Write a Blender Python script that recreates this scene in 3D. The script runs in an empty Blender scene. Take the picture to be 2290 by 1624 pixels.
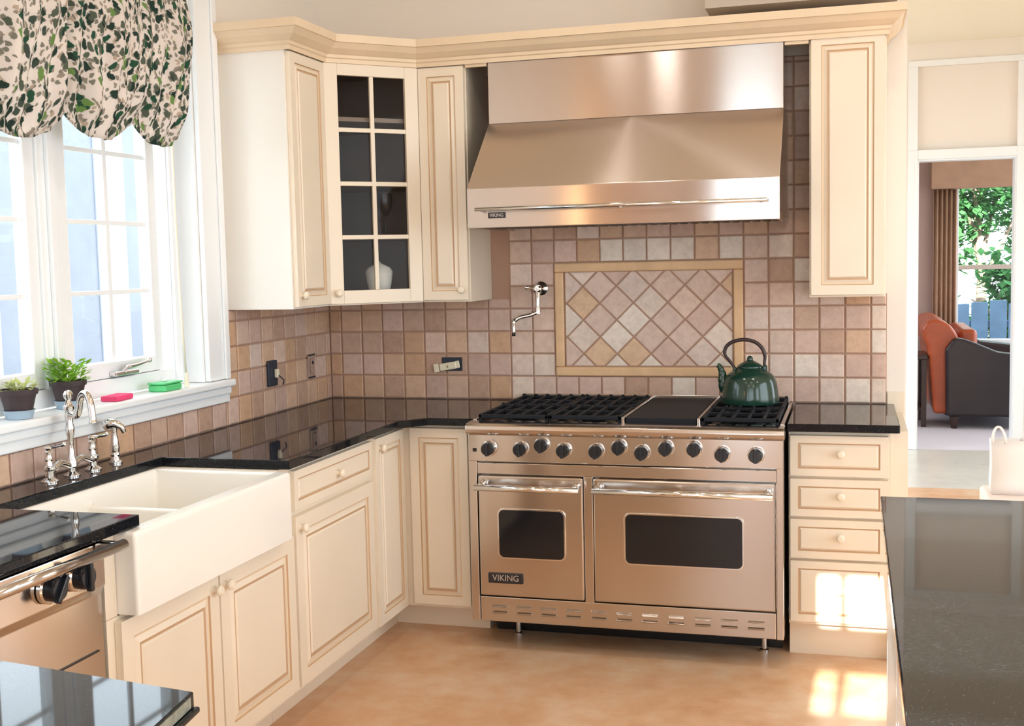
import bpy, bmesh, math, random
from mathutils import Vector, Matrix
random.seed(7)
S = bpy.context.scene
COL = S.collection
PI = math.pi
R90 = PI / 2

# ------------------------------------------------------------------ helpers
def lin(r, g, b):
    f = lambda c: (c / 255) / 12.92 if c / 255 <= .04045 else ((c / 255 + .055) / 1.055) ** 2.4
    return (f(r), f(g), f(b), 1)

def nt(name):
    m = bpy.data.materials.new(name); m.use_nodes = True
    t = m.node_tree; t.nodes.clear()
    o = t.nodes.new('ShaderNodeOutputMaterial')
    return m, t, o

def N(t, kind, **kw):
    n = t.nodes.new(kind)
    for k, v in kw.items():
        if k.startswith('i_'):
            n.inputs[k[2:].replace('_', ' ')].default_value = v
        else: setattr(n, k, v)
    return n

def principled(t, o, col, rough=.5, metal=0, spec=.5, **kw):
    b = t.nodes.new('ShaderNodeBsdfPrincipled')
    b.inputs['Base Color'].default_value = col
    b.inputs['Roughness'].default_value = rough
    b.inputs['Metallic'].default_value = metal
    b.inputs['Specular IOR Level'].default_value = spec
    for k, v in kw.items(): b.inputs[k.replace('_', ' ')].default_value = v
    t.links.new(b.outputs[0], o.inputs[0])
    return b

def ramp(t, stops):
    r = t.nodes.new('ShaderNodeValToRGB'); e = r.color_ramp.elements
    while len(e) < len(stops): e.new(.5)
    for k, (p, c) in enumerate(stops): e[k].position = p; e[k].color = c
    return r

def mat_plain(name, rgb, rough=.5, metal=0, spec=.5, var=0, scale=6, bump=0, bscale=60, **kw):
    m, t, o = nt(name); c = lin(*rgb)
    b = principled(t, o, c, rough, metal, spec, **kw)
    tc = N(t, 'ShaderNodeTexCoord')
    if var:
        n = N(t, 'ShaderNodeTexNoise', i_Scale=scale, i_Detail=4.0)
        t.links.new(tc.outputs['Object'], n.inputs['Vector'])
        lo = tuple(max(0, x * (1 - var)) for x in c[:3]) + (1,); hi = tuple(min(1, x * (1 + var)) for x in c[:3]) + (1,)
        r = ramp(t, [(.3, lo), (.7, hi)])
        t.links.new(n.outputs['Fac'], r.inputs[0]); t.links.new(r.outputs[0], b.inputs['Base Color'])
    if bump:
        n2 = N(t, 'ShaderNodeTexNoise', i_Scale=bscale, i_Detail=3.0)
        bp = N(t, 'ShaderNodeBump', i_Strength=bump, i_Distance=.004)
        t.links.new(tc.outputs['Object'], n2.inputs['Vector']); t.links.new(n2.outputs['Fac'], bp.inputs['Height'])
        t.links.new(bp.outputs[0], b.inputs['Normal'])
    return m

def mat_steel(name, rgb, rough=.24, stretch=(1.5, 1.5, 160), aniso=.85):
    m, t, o = nt(name); b = principled(t, o, lin(*rgb), rough, 1.0, Anisotropic=aniso, Anisotropic_Rotation=.25)
    tg = N(t, 'ShaderNodeTangent', direction_type='RADIAL', axis='Z'); t.links.new(tg.outputs[0], b.inputs['Tangent'])
    tc = N(t, 'ShaderNodeTexCoord'); mp = N(t, 'ShaderNodeMapping'); mp.inputs['Scale'].default_value = stretch
    n = N(t, 'ShaderNodeTexNoise', i_Scale=3.0, i_Detail=5.0)
    t.links.new(tc.outputs['Object'], mp.inputs[0]); t.links.new(mp.outputs[0], n.inputs['Vector'])
    r = ramp(t, [(.3, (rough * .97,) * 3 + (1,)), (.7, (rough * 1.03,) * 3 + (1,))])
    t.links.new(n.outputs['Fac'], r.inputs[0]); t.links.new(r.outputs[0], b.inputs['Roughness'])
    return m

def mat_glass(name, tint=(1, 1, 1, 1), ior=1.45):
    m, t, o = nt(name)
    a = N(t, 'ShaderNodeBsdfTransparent'); a.inputs[0].default_value = tint
    g = N(t, 'ShaderNodeBsdfGlossy'); g.inputs['Roughness'].default_value = .02
    f = N(t, 'ShaderNodeFresnel', i_IOR=ior)
    mx = N(t, 'ShaderNodeMixShader')
    ge = N(t, 'ShaderNodeNewGeometry'); inv = N(t, 'ShaderNodeMath', operation='SUBTRACT'); inv.inputs[0].default_value = 1
    mu = N(t, 'ShaderNodeMath', operation='MULTIPLY')
    t.links.new(ge.outputs['Backfacing'], inv.inputs[1]); t.links.new(inv.outputs[0], mu.inputs[0]); t.links.new(f.outputs[0], mu.inputs[1])
    t.links.new(mu.outputs[0], mx.inputs[0]); t.links.new(a.outputs[0], mx.inputs[1]); t.links.new(g.outputs[0], mx.inputs[2])
    t.links.new(mx.outputs[0], o.inputs[0])
    return m

M = {}
M['wall'] = mat_plain('warm white wall paint', (236, 228, 219), .7, bump=.05, bscale=120)
M['rearwall'] = mat_plain('dusty rose wall paint', (196, 174, 162), .7)
M['ceiling'] = mat_plain('cream ceiling paint', (238, 230, 212), .8)
M['white'] = mat_plain('white trim paint', (238, 241, 243), .35)
M['cream'] = mat_plain('cream cabinet paint', (234, 221, 201), .38, var=.03, scale=3)
M['glaze'] = mat_plain('brown glaze in the grooves', (194, 160, 126), .5)
M['frameline'] = mat_plain('cream frame with glaze', (226, 206, 176), .45)
M['litpanel'] = mat_plain('cream side panel with window light', (236, 232, 224), .32)  # cabinet cream whitened, light from the window is in the colour
M['crown'] = mat_plain('glazed cream moulding', (232, 210, 180), .4, var=.04)
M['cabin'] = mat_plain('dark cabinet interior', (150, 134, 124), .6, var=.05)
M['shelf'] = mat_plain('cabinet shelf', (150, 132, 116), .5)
M['steel'] = mat_steel('brushed stainless steel', (204, 196, 190), .16)
M['steelc'] = mat_steel('satin hood canopy steel', (232, 221, 214), .30, (1.5, 1.5, 160), .9)
M['steelv'] = mat_steel('hood stainless steel', (204, 196, 191), .17, (1.5, 1.5, 160), .95)
M['chrome'] = mat_plain('polished chrome', (226, 224, 222), .08, 1.0)
M['brass'] = mat_plain('warm nickel rim', (232, 214, 180), .2, 1.0)
M['darksteel'] = mat_plain('dark metal filter', (70, 64, 60), .45, .7)
M['iron'] = mat_plain('black cast iron', (26, 29, 35), .6, spec=.22, bump=.15)
M['blackenamel'] = mat_plain('black enamel', (18, 20, 24), .25)
M['blackplastic'] = mat_plain('black knob plastic', (24, 27, 34), .28)
M['reflection_painted'] = mat_plain('honed granite edge', (128, 132, 120), .35, var=.3, scale=60)  # granite greyed to carry a reflection in its colour
M['ovenglass'] = mat_plain('black oven glass', (22, 25, 30), .08)
M['badge'] = mat_plain('badge black', (44, 42, 46), .35)
M['letter'] = mat_plain('badge lettering', (205, 200, 196), .3, .6)
M['sink'] = mat_plain('white fireclay', (240, 236, 228), .12, spec=.55)
M['porcelain'] = mat_plain('white porcelain', (236, 236, 228), .2)
M['kettle'] = mat_plain('green enamel', (28, 58, 48), .14, spec=.6, var=.12, scale=9)
M['kettlehandle'] = mat_plain('dark brown handle', (52, 36, 36), .4)
M['grout'] = mat_plain('tan grout', (176, 142, 122), .9, bump=.2)
M['molding'] = mat_plain('tan border molding', (224, 186, 144), .5, var=.08, scale=14)
M['terracotta'] = mat_plain('dark plastic pot', (58, 44, 48), .5)
M['soil'] = mat_plain('potting soil', (110, 82, 58), .9, bump=.8, bscale=90)
M['saucer'] = mat_plain('pale blue saucer', (160, 182, 200), .35)
M['pink'] = mat_plain('pink sponge', (232, 70, 120), .8, bump=.4, bscale=200)
M['greendish'] = mat_plain('green plastic', (92, 205, 130), .3)
M['cord'] = mat_plain('cream cord', (244, 236, 214), .6)
M['leather'] = mat_plain('lit red brown leather', (176, 82, 46), .32, var=.2, scale=5, bump=.15, bscale=50)  # lit copy of the sofa leather, warm light in its colour
M['shadedleather'] = mat_plain('shaded red brown leather', (38, 30, 34), .35, var=.2, scale=5)  # shaded copy of the same leather, shade in its colour
M['darkwood'] = mat_plain('dark stained wood', (56, 38, 34), .35, var=.2)
M['curtain'] = mat_plain('tan curtain cloth', (176, 142, 118), .85, var=.08)
M['mauve'] = mat_plain('mauve wall paint', (176, 152, 144), .8)
M['carpet'] = mat_plain('pale carpet', (206, 200, 208), .9, bump=.3, bscale=200)
M['fence'] = mat_plain('weathered blue grey planks', (104, 140, 172), .8, var=.15)
M['bark'] = mat_plain('bark', (150, 130, 112), .9)
M['bag'] = mat_plain('white paper bag', (240, 238, 236), .6)
M['stool'] = mat_plain('pale pink stool', (236, 220, 212), .6)
M['outletivory'] = mat_plain('ivory outlet', (236, 226, 200), .4)
M['outletdark'] = mat_plain('dark outlet box', (40, 48, 62), .5)
M['outlettan'] = mat_plain('tan outlet', (176, 148, 132), .5)
M['siding'] = mat_plain('pale blue siding', (138, 143, 156), .8, var=.06, scale=2)
M['sidingwhite'] = mat_plain('white siding trim', (170, 178, 190), .7)
M['grass'] = mat_plain('pale yard', (136, 132, 122), .95, var=.2)
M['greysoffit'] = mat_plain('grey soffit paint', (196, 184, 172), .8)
M['glass'] = mat_glass('window glass', (.97, .99, 1, 1))
M['cabglass'] = mat_glass('cabinet glass', (.9, .9, .9, 1), 1.2)
M['wineglass'] = mat_glass('drinking glass', (.93, .94, .95, 1))

# granite
m, t, o = nt('polished black granite'); b = principled(t, o, lin(26, 27, 30), .035, 0, .5, IOR=1.32)
tc = N(t, 'ShaderNodeTexCoord'); n = N(t, 'ShaderNodeTexNoise', i_Scale=260.0, i_Detail=2.0)
t.links.new(tc.outputs['Object'], n.inputs['Vector'])
r = ramp(t, [(.45, lin(18, 19, 22)), (.62, lin(30, 32, 36)), (.75, lin(62, 66, 72))])
t.links.new(n.outputs['Fac'], r.inputs[0]); t.links.new(r.outputs[0], b.inputs['Base Color'])
M['granite'] = m
# floor
def stone_floor(name, a, c, d, rough):
    m, t, o = nt(name); b = principled(t, o, lin(*a), rough, 0, .5)
    tc = N(t, 'ShaderNodeTexCoord')
    n = N(t, 'ShaderNodeTexNoise', i_Scale=2.2, i_Detail=8.0, i_Roughness=.62)
    n2 = N(t, 'ShaderNodeTexNoise', i_Scale=11.0, i_Detail=6.0, i_Roughness=.6)
    mx = N(t, 'ShaderNodeMix', data_type='FLOAT'); mx.inputs[0].default_value = .4
    for q in (n, n2): t.links.new(tc.outputs['Object'], q.inputs['Vector'])
    t.links.new(n.outputs['Fac'], mx.inputs[2]); t.links.new(n2.outputs['Fac'], mx.inputs[3])
    r = ramp(t, [(.36, lin(*a)), (.5, lin(*c)), (.64, lin(*d))])
    t.links.new(mx.outputs[0], r.inputs[0]); t.links.new(r.outputs[0], b.inputs['Base Color'])
    return m
M['floor'] = stone_floor('tan limestone floor', (196, 148, 108), (210, 170, 134), (218, 192, 164), .38)
M['glarefloor'] = stone_floor('limestone floor with painted glare', (196, 196, 192), (210, 208, 202), (216, 214, 206), .3)  # same stone as the kitchen, window glare put into the colour
# tile with per tile colour
m, t, o = nt('tumbled stone tile'); b = principled(t, o, (1, 1, 1, 1), .55, 0, .35)
at = N(t, 'ShaderNodeAttribute', attribute_name='tilecol'); tc = N(t, 'ShaderNodeTexCoord')
n = N(t, 'ShaderNodeTexNoise', i_Scale=34.0, i_Detail=6.0, i_Roughness=.65)
t.links.new(tc.outputs['Object'], n.inputs['Vector'])
r = ramp(t, [(.3, (.86, .84, .82, 1)), (.6, (1.04, 1.03, 1.02, 1))])
mx = N(t, 'ShaderNodeMix', data_type='RGBA', blend_type='MULTIPLY'); mx.inputs[0].default_value = 1
t.links.new(n.outputs['Fac'], r.inputs[0]); t.links.new(at.outputs['Color'], mx.inputs[6]); t.links.new(r.outputs[0], mx.inputs[7])
t.links.new(mx.outputs[2], b.inputs['Base Color'])
bp = N(t, 'ShaderNodeBump', i_Strength=.25, i_Distance=.003)
t.links.new(n.outputs['Fac'], bp.inputs['Height']); t.links.new(bp.outputs[0], b.inputs['Normal'])
M['tile'] = m
# ivy print cloth
m, t, o = nt('ivy print cloth')
tc = N(t, 'ShaderNodeTexCoord')
nz = N(t, 'ShaderNodeTexNoise', i_Scale=9.0, i_Detail=3.0)
va = N(t, 'ShaderNodeVectorMath', operation='MULTIPLY_ADD'); va.inputs[1].default_value = (.10, .10, .0)
t.links.new(tc.outputs['UV'], nz.inputs['Vector']); t.links.new(nz.outputs['Color'], va.inputs[0]); t.links.new(tc.outputs['UV'], va.inputs[2])
base = N(t, 'ShaderNodeRGB'); base.outputs[0].default_value = lin(238, 228, 220); cur = base.outputs[0]
G1 = [(.0, lin(58, 76, 68)), (.3, lin(84, 96, 86)), (.5, lin(60, 98, 78)), (.7, lin(104, 112, 98)), (.92, lin(128, 160, 96))]
G2 = [(.0, lin(146, 142, 130)), (.5, lin(166, 156, 142)), (.85, lin(200, 182, 164))]
for sc, thr, rot, st, cols in ((26, .34, .5, 2.0, G2), (24, .36, -.9, 2.1, G2), (13, .40, .7, 1.7, G1), (15, .37, -.5, 1.9, G1)):
    mp = N(t, 'ShaderNodeMapping'); mp.inputs['Rotation'].default_value = (0, 0, rot); mp.inputs['Scale'].default_value = (st, 1, 1); mp.inputs['Location'].default_value = (sc * .137, rot, 0)
    t.links.new(va.outputs[0], mp.inputs[0])
    v = N(t, 'ShaderNodeTexVoronoi', i_Scale=float(sc) / math.sqrt(st), i_Randomness=1.0); v.voronoi_dimensions = '2D'
    t.links.new(mp.outputs[0], v.inputs['Vector'])
    lt = N(t, 'ShaderNodeMapRange'); lt.inputs['From Min'].default_value = thr; lt.inputs['From Max'].default_value = thr - .07
    t.links.new(v.outputs['Distance'], lt.inputs['Value'])
    sp = N(t, 'ShaderNodeSeparateColor'); t.links.new(v.outputs['Color'], sp.inputs[0])
    gt = N(t, 'ShaderNodeMath', operation='LESS_THAN'); gt.inputs[1].default_value = .46 if cols is G1 else .5
    t.links.new(sp.outputs[1], gt.inputs[0])
    ml = N(t, 'ShaderNodeMath', operation='MULTIPLY'); t.links.new(lt.outputs[0], ml.inputs[0]); t.links.new(gt.outputs[0], ml.inputs[1])
    rr = ramp(t, cols); rr.color_ramp.interpolation = 'CONSTANT'; t.links.new(sp.outputs[0], rr.inputs[0])
    mx = N(t, 'ShaderNodeMix', data_type='RGBA')
    t.links.new(ml.outputs[0], mx.inputs[0]); t.links.new(cur, mx.inputs[6]); t.links.new(rr.outputs[0], mx.inputs[7]); cur = mx.outputs[2]
d = N(t, 'ShaderNodeBsdfDiffuse'); tr = N(t, 'ShaderNodeBsdfTranslucent'); ms = N(t, 'ShaderNodeMixShader'); ms.inputs[0].default_value = .42
t.links.new(cur, d.inputs[0]); t.links.new(cur, tr.inputs[0]); t.links.new(d.outputs[0], ms.inputs[1]); t.links.new(tr.outputs[0], ms.inputs[2]); t.links.new(ms.outputs[0], o.inputs[0])
M['ivy'] = m
# leaves
def mat_leaf(name, rgb, tl=.35):
    m, t, o = nt(name); c = lin(*rgb)
    oi = N(t, 'ShaderNodeTexCoord'); n = N(t, 'ShaderNodeTexNoise', i_Scale=9.0)
    t.links.new(oi.outputs['Object'], n.inputs['Vector'])
    r = ramp(t, [(.35, tuple(x * .65 for x in c[:3]) + (1,)), (.65, tuple(min(1, x * 1.3) for x in c[:3]) + (1,))]); t.links.new(n.outputs['Fac'], r.inputs[0])
    d = N(t, 'ShaderNodeBsdfDiffuse'); tr = N(t, 'ShaderNodeBsdfTranslucent'); ms = N(t, 'ShaderNodeMixShader'); ms.inputs[0].default_value = tl
    for q in (d, tr): t.links.new(r.outputs[0], q.inputs[0])
    t.links.new(d.outputs[0], ms.inputs[1]); t.links.new(tr.outputs[0], ms.inputs[2]); t.links.new(ms.outputs[0], o.inputs[0])
    return m
M['herb'] = mat_leaf('bright herb leaves', (150, 200, 70))
M['herb2'] = mat_leaf('dry pale herb leaves', (190, 196, 130))
M['treeleaf'] = mat_leaf('tree leaves', (84, 136, 84))
M['treeleaf2'] = mat_leaf('dark tree leaves', (70, 120, 84))

# ------------------------------------------------------------------ mesh builder
class B:
    def __init__(s): s.bm = bmesh.new(); s.mats = []; s.wn = False
    def mi(s, m):
        m = M[m] if isinstance(m, str) else m
        if m not in s.mats: s.mats.append(m)
        return s.mats.index(m)
    def poly(s, pts, m):
        f = s.bm.faces.new([s.bm.verts.new(p) for p in pts]); f.material_index = s.mi(m); return f
    def box(s, x0, x1, y0, y1, z0, z1, m, bev=0, seg=2):
        i = s.mi(m)
        r = bmesh.ops.create_cube(s.bm, size=1)
        vs = r['verts']
        for v in vs:
            v.co = Vector(((x0 + x1) / 2 + v.co.x * (x1 - x0), (y0 + y1) / 2 + v.co.y * (y1 - y0), (z0 + z1) / 2 + v.co.z * (z1 - z0)))
        fs = set(f for v in vs for f in v.link_faces)
        for f in fs: f.material_index = i
        if bev:
            es = list(set(e for v in vs for e in v.link_edges))
            r = bmesh.ops.bevel(s.bm, geom=es, offset=bev, segments=seg, profile=.5, affect='EDGES', material=i)
            if bev >= .012:
                s.wn = True
                for f in set(f for v in r['verts'] for f in v.link_faces): f.smooth = True
        return s
    def prism(s, pts, z0, z1, m, bev=0, seg=2, axis='z'):
        """extrude a 2D polygon; axis z: pts=(x,y); axis x: pts=(y,z) from x=z0..z1; axis y: pts=(x,z)"""
        i = s.mi(m)
        def P(a, b, c):
            return {'z': (a, b, c), 'x': (c, a, b), 'y': (a, c, b)}[axis]
        lo = [s.bm.verts.new(P(a, b, z0)) for a, b in pts]; hi = [s.bm.verts.new(P(a, b, z1)) for a, b in pts]
        fs = [s.bm.faces.new(lo[::-1]), s.bm.faces.new(hi)]
        n = len(pts)
        for k in range(n): fs.append(s.bm.faces.new((lo[k], lo[(k + 1) % n], hi[(k + 1) % n], hi[k])))
        for f in fs: f.material_index = i
        bmesh.ops.recalc_face_normals(s.bm, faces=fs)
        if bev:
            es = list(set(e for f in fs for e in f.edges))
            r = bmesh.ops.bevel(s.bm, geom=es, offset=bev, segments=seg, profile=.5, affect='EDGES', material=i)
            if bev >= .012:
                s.wn = True
                for f in set(f for v in r['verts'] for f in v.link_faces): f.smooth = True
        return s
    def ring(s, c, d, r, n, up=None):
        d = Vector(d).normalized()
        a = d.orthogonal().normalized() if up is None else (Vector(up) - d * Vector(up).dot(d)).normalized()
        e = d.cross(a)
        return [s.bm.verts.new(Vector(c) + (a * math.cos(2 * PI * k / n) + e * math.sin(2 * PI * k / n)) * r) for k in range(n)]
    def tube(s, pts, r, m, n=12, cap=True, closed=False):
        i = s.mi(m); pts = [Vector(p) for p in pts]; L = len(pts)
        rs = r if isinstance(r, (list, tuple)) else [r] * L
        up = None; rings = []
        for k, p in enumerate(pts):
            a = pts[(k - 1) % L] if (k > 0 or closed) else p; c = pts[(k + 1) % L] if (k < L - 1 or closed) else p
            d = (c - a).normalized()
            if up is None: up = d.orthogonal().normalized()
            else:
                up = up - d * up.dot(d)
                up = up.normalized() if up.length > 1e-6 else d.orthogonal().normalized()
            rings.append(s.ring(p, d, rs[k], n, up))
        fs = []
        for k in range(L if closed else L - 1):
            A, C = rings[k], rings[(k + 1) % L]
            for q in range(n): fs.append(s.bm.faces.new((A[q], A[(q + 1) % n], C[(q + 1) % n], C[q])))
        if cap and not closed:
            fs.append(s.bm.faces.new(rings[0][::-1])); fs.append(s.bm.faces.new(rings[-1]))
        for f in fs: f.material_index = i; f.smooth = True
        return s
    def cyl(s, p0, p1, r0, m, r1=None, n=24):
        return s.tube([p0, p1], [r0, r0 if r1 is None else r1], m, n)
    def lathe(s, prof, m, c=(0, 0, 0), n=32, axis='z'):
        i = s.mi(m); rings = []
        for r, h in prof:
            ring = []
            for k in range(n):
                a = 2 * PI * k / n; u, w = max(r, 1e-5) * math.cos(a), max(r, 1e-5) * math.sin(a)
                p = {'z': (u, w, h), 'y': (u, h, -w), 'x': (h, u, w)}[axis]
                ring.append(s.bm.verts.new(Vector(c) + Vector(p)))
            rings.append(ring)
        fs = []
        for A, C in zip(rings, rings[1:]):
            for q in range(n): fs.append(s.bm.faces.new((A[q], A[(q + 1) % n], C[(q + 1) % n], C[q])))
        if prof[0][0] > 1e-4: fs.append(s.bm.faces.new(rings[0][::-1]))
        if prof[-1][0] > 1e-4: fs.append(s.bm.faces.new(rings[-1]))
        for f in fs: f.material_index = i; f.smooth = True
        bmesh.ops.recalc_face_normals(s.bm, faces=fs)
        return s
    def sphere(s, c, r, m, sc=(1, 1, 1), n=16):
        i = s.mi(m); q = bmesh.ops.create_uvsphere(s.bm, u_segments=n, v_segments=n // 2 + 2, radius=r)
        for v in q['verts']: v.co = Vector((v.co.x * sc[0], v.co.y * sc[1], v.co.z * sc[2])) + Vector(c)
        for f in set(f for v in q['verts'] for f in v.link_faces): f.material_index = i; f.smooth = True
        return s
    def panel(s, x0, x1, z0, z1, yf, yb, steps):
        """front panel facing -y built from nested rectangles: steps = [(inset, dy, material)], last closes with a flat face"""
        def rect(ins, y): return [s.bm.verts.new(p) for p in ((x0 + ins, y, z0 + ins), (x1 - ins, y, z0 + ins), (x1 - ins, y, z1 - ins), (x0 + ins, y, z1 - ins))]
        fs = []
        back = rect(0, yb); f = s.bm.faces.new(back[::-1]); f.material_index = s.mi(steps[0][2]); fs.append(f)
        prev = back
        for ins, dy, m in steps:
            cur = rect(ins, yf + dy)
            for k in range(4):
                f = s.bm.faces.new((prev[k], prev[(k + 1) % 4], cur[(k + 1) % 4], cur[k])); f.material_index = s.mi(m); fs.append(f)
            prev = cur
        f = s.bm.faces.new(prev); f.material_index = s.mi(steps[-1][2]); fs.append(f)
        bmesh.ops.recalc_face_normals(s.bm, faces=fs)
        return s
    def build(s, name, parent=None, loc=None, rotz=0, smooth=35, mods=None):
        if smooth > 45:
            for f in s.bm.faces: f.smooth = True
        for e in s.bm.edges:
            if len(e.link_faces) == 2 and e.calc_face_angle(0) > math.radians(max(smooth, 35)): e.smooth = False
        me = bpy.data.meshes.new(name); s.bm.to_mesh(me); s.bm.free()
        for m in s.mats: me.materials.append(m)
        ob = bpy.data.objects.new(name, me); COL.objects.link(ob)
        if s.wn: ob.modifiers.new('normals', 'WEIGHTED_NORMAL').keep_sharp = True
        if parent: ob.parent = parent
        if loc: ob.location = loc
        if rotz: ob.rotation_euler[2] = rotz
        return ob

def tag(o, label, cat, group=None):
    o['label'] = label; o['category'] = cat
    if group: o['group'] = group
    return o
def thing(name, label, cat, loc=(0, 0, 0), rotz=0, group=None):
    o = bpy.data.objects.new(name, None); COL.objects.link(o); o.empty_display_size = .1
    o.location = loc; o.rotation_euler[2] = rotz
    return tag(o, label, cat, group)
def struct(o):
    o['kind'] = 'structure'; return o
def sempty(name, loc=(0, 0, 0)):
    o = bpy.data.objects.new(name, None); COL.objects.link(o); o.location = loc; return struct(o)
def lettering(text, size, m, parent, loc, rot=(R90, 0, 0), sx=1.0):
    c = bpy.data.curves.new('lettering', 'FONT'); c.body = text; c.size = size; c.extrude = .0006; c.align_x = 'CENTER'; c.align_y = 'CENTER'
    tmp = bpy.data.objects.new('tmp', c); COL.objects.link(tmp)
    dg = bpy.context.evaluated_depsgraph_get(); dg.update()
    me = bpy.data.meshes.new_from_object(tmp.evaluated_get(dg)); bpy.data.objects.remove(tmp)
    me.materials.clear(); me.materials.append(M[m])
    ob = bpy.data.objects.new('lettering', me); COL.objects.link(ob); ob.parent = parent; ob.location = loc; ob.rotation_euler = rot; ob.scale = (sx, 1, 1)
    return ob

# ------------------------------------------------------------------ setting
CEIL = 3.13
struct(B().box(-.02, 5.3, -6.62, 2.95, -.1, 0, 'floor').build('floor'))
struct(B().box(1.2, 6.2, 2.95, 4.55, -.1, 0, 'glarefloor').build('floor_hall'))
struct(B().box(1.2, 6.2, 4.55, 8.0, -.1, .0, 'carpet').build('floor_living_room'))
struct(B().box(-.3, 6.2, -6.62, 8.1, CEIL, CEIL + .1, 'ceiling').build('ceiling'))
def lc(b, parent, name, **k): return b.build(name, parent=parent, **k)
def wall(name, boxes, m='wall'):
    b = B()
    for x in boxes: b.box(*x, m)
    return struct(b.build(name, smooth=0))
# left wall with the sink window opening (y -2.60..-1.13, z 1.10..2.55)
WY0, WY1, WZ0, WZ1 = -2.62, -1.13, 1.07, 2.55
wall('wall_left', [(-.16, 0, -6.62, WY0, 0, CEIL), (-.16, 0, WY1, .16, 0, CEIL), (-.16, 0, WY0, WY1, 0, WZ0), (-.16, 0, WY0, WY1, WZ1, CEIL)])
wall('wall_back', [(0, 2.605, 0, .16, 0, CEIL)])
struct(B().box(2.535, 2.603, -.012, -.001, .0, .965, 'cream').build('trim_1'))
# far wall with doorway, recessed panel above the door
DX0, DX1, DZ = 2.871, 3.58, 2.252
FY = 4.546
wall('wall_far', [(1.2, DX0, FY, FY + .13, 0, CEIL), (DX1, 6.2, FY, FY + .13, 0, CEIL), (DX0, DX1, FY + .04, FY + .13, DZ, 2.955), (DX0, DX1, FY, FY + .13, 2.955, CEIL)])
RY = -6.5
wall('wall_rear', [(-.2, 1.22, RY - .12, RY, 0, CEIL), (1.82, 2.068, RY - .12, RY, 0, CEIL), (1.22, 1.82, RY - .12, RY, 3.04, CEIL), (1.22, 1.82, RY - .12, RY, 0, .12), (4.03, 5.3, RY - .12, RY, 0, CEIL), (2.068, 4.03, RY - .12, RY, 0, .3), (2.068, 4.03, RY - .12, RY, 2.845, CEIL)], 'rearwall')
w3 = sempty('window_3', (2.068, RY, 0))
b = B().box(0, .03, -.11, -.02, .3, 2.845, 'white').box(1.93, 1.96, -.11, -.02, .3, 2.845, 'white').box(.03, 1.93, -.11, -.02, .3, .34, 'white').box(.03, 1.93, -.11, -.02, 2.465, 2.625, 'white').box(.95, 1.01, -.11, -.02, .34, 2.84, 'white')
b.box(.10, .135, -.08, -.04, .34, 2.84, 'white')
for z in (.95, 1.57, 2.21): b.box(.03, 1.93, -.08, -.04, z, z + .055, 'white')
lc(b, w3, 'window_frame', smooth=0)
lc(B().box(.03, 1.93, -.065, -.061, .34, 2.84, 'glass'), w3, 'glass_pane', smooth=0)
wall('wall_right', [(5.2, 5.35, -6.62, -6.2, 0, CEIL), (5.2, 5.35, -6.2, -.8, 0, .3), (5.2, 5.35, -6.2, -.8, 2.8, CEIL), (5.2, 5.35, -4.2, -3.4, .3, 2.8), (5.2, 5.35, -.8, .8, 0, CEIL), (5.2, 5.35, 3.4, 4.5, 0, CEIL), (5.2, 5.35, .8, 3.4, 0, .8), (5.2, 5.35, .8, 3.4, 2.6, CEIL)])
wall('wall_living_left', [(1.2, 1.35, FY + .13, 4.9, 0, CEIL), (1.2, 1.35, 6.7, 7.6, 0, CEIL), (1.2, 1.35, 4.9, 6.7, 0, .7), (1.2, 1.35, 4.9, 6.7, 2.3, CEIL)], 'mauve')
wall('wall_living_far', [(1.2, 3.36, 7.5, 7.62, 0, CEIL), (5.0, 6.2, 7.5, 7.62, 0, CEIL), (3.36, 5.0, 7.5, 7.62, 0, .6), (3.36, 5.0, 7.5, 7.62, 2.32, CEIL)], 'mauve')
# doorway casing
d1 = sempty('door_1', (DX0, FY, 0))
W = .072
b = B().box(-W, 0, -.022, 0, 0, DZ + W, 'white', .004).box(-.02, 0, -.03, -.022, 0, DZ + .02, 'white', .003)
b.box(DX1 - DX0, DX1 - DX0 + W, -.022, 0, 0, DZ + W, 'white', .004)
b.box(0, DX1 - DX0, -.022, 0, DZ, DZ + W, 'white', .004)
lc(b, d1, 'casing')
b = B().box(0, .012, 0, .14, 0, DZ, 'white').box(DX1 - DX0 - .012, DX1 - DX0, 0, .14, 0, DZ, 'white').box(.012, DX1 - DX0 - .012, 0, .14, DZ - .012, DZ, 'white')
lc(b, d1, 'jamb')
b = B().box(-W, DX1 - DX0 + W, -.018, 0, 2.955, 3.0, 'white', .004).box(-W, 0, -.014, 0, DZ + W, 2.955, 'white', .003).box(DX1 - DX0, DX1 - DX0 + W, -.014, 0, DZ + W, 2.955, 'white', .003)
lc(b, d1, 'overdoor_panel_frame')
# grey soffit box above the crown at the right
struct(B().box(1.825, 2.56, -.30, -.002, 2.53, CEIL - .002, 'greysoffit').build('trim_2'))

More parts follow.
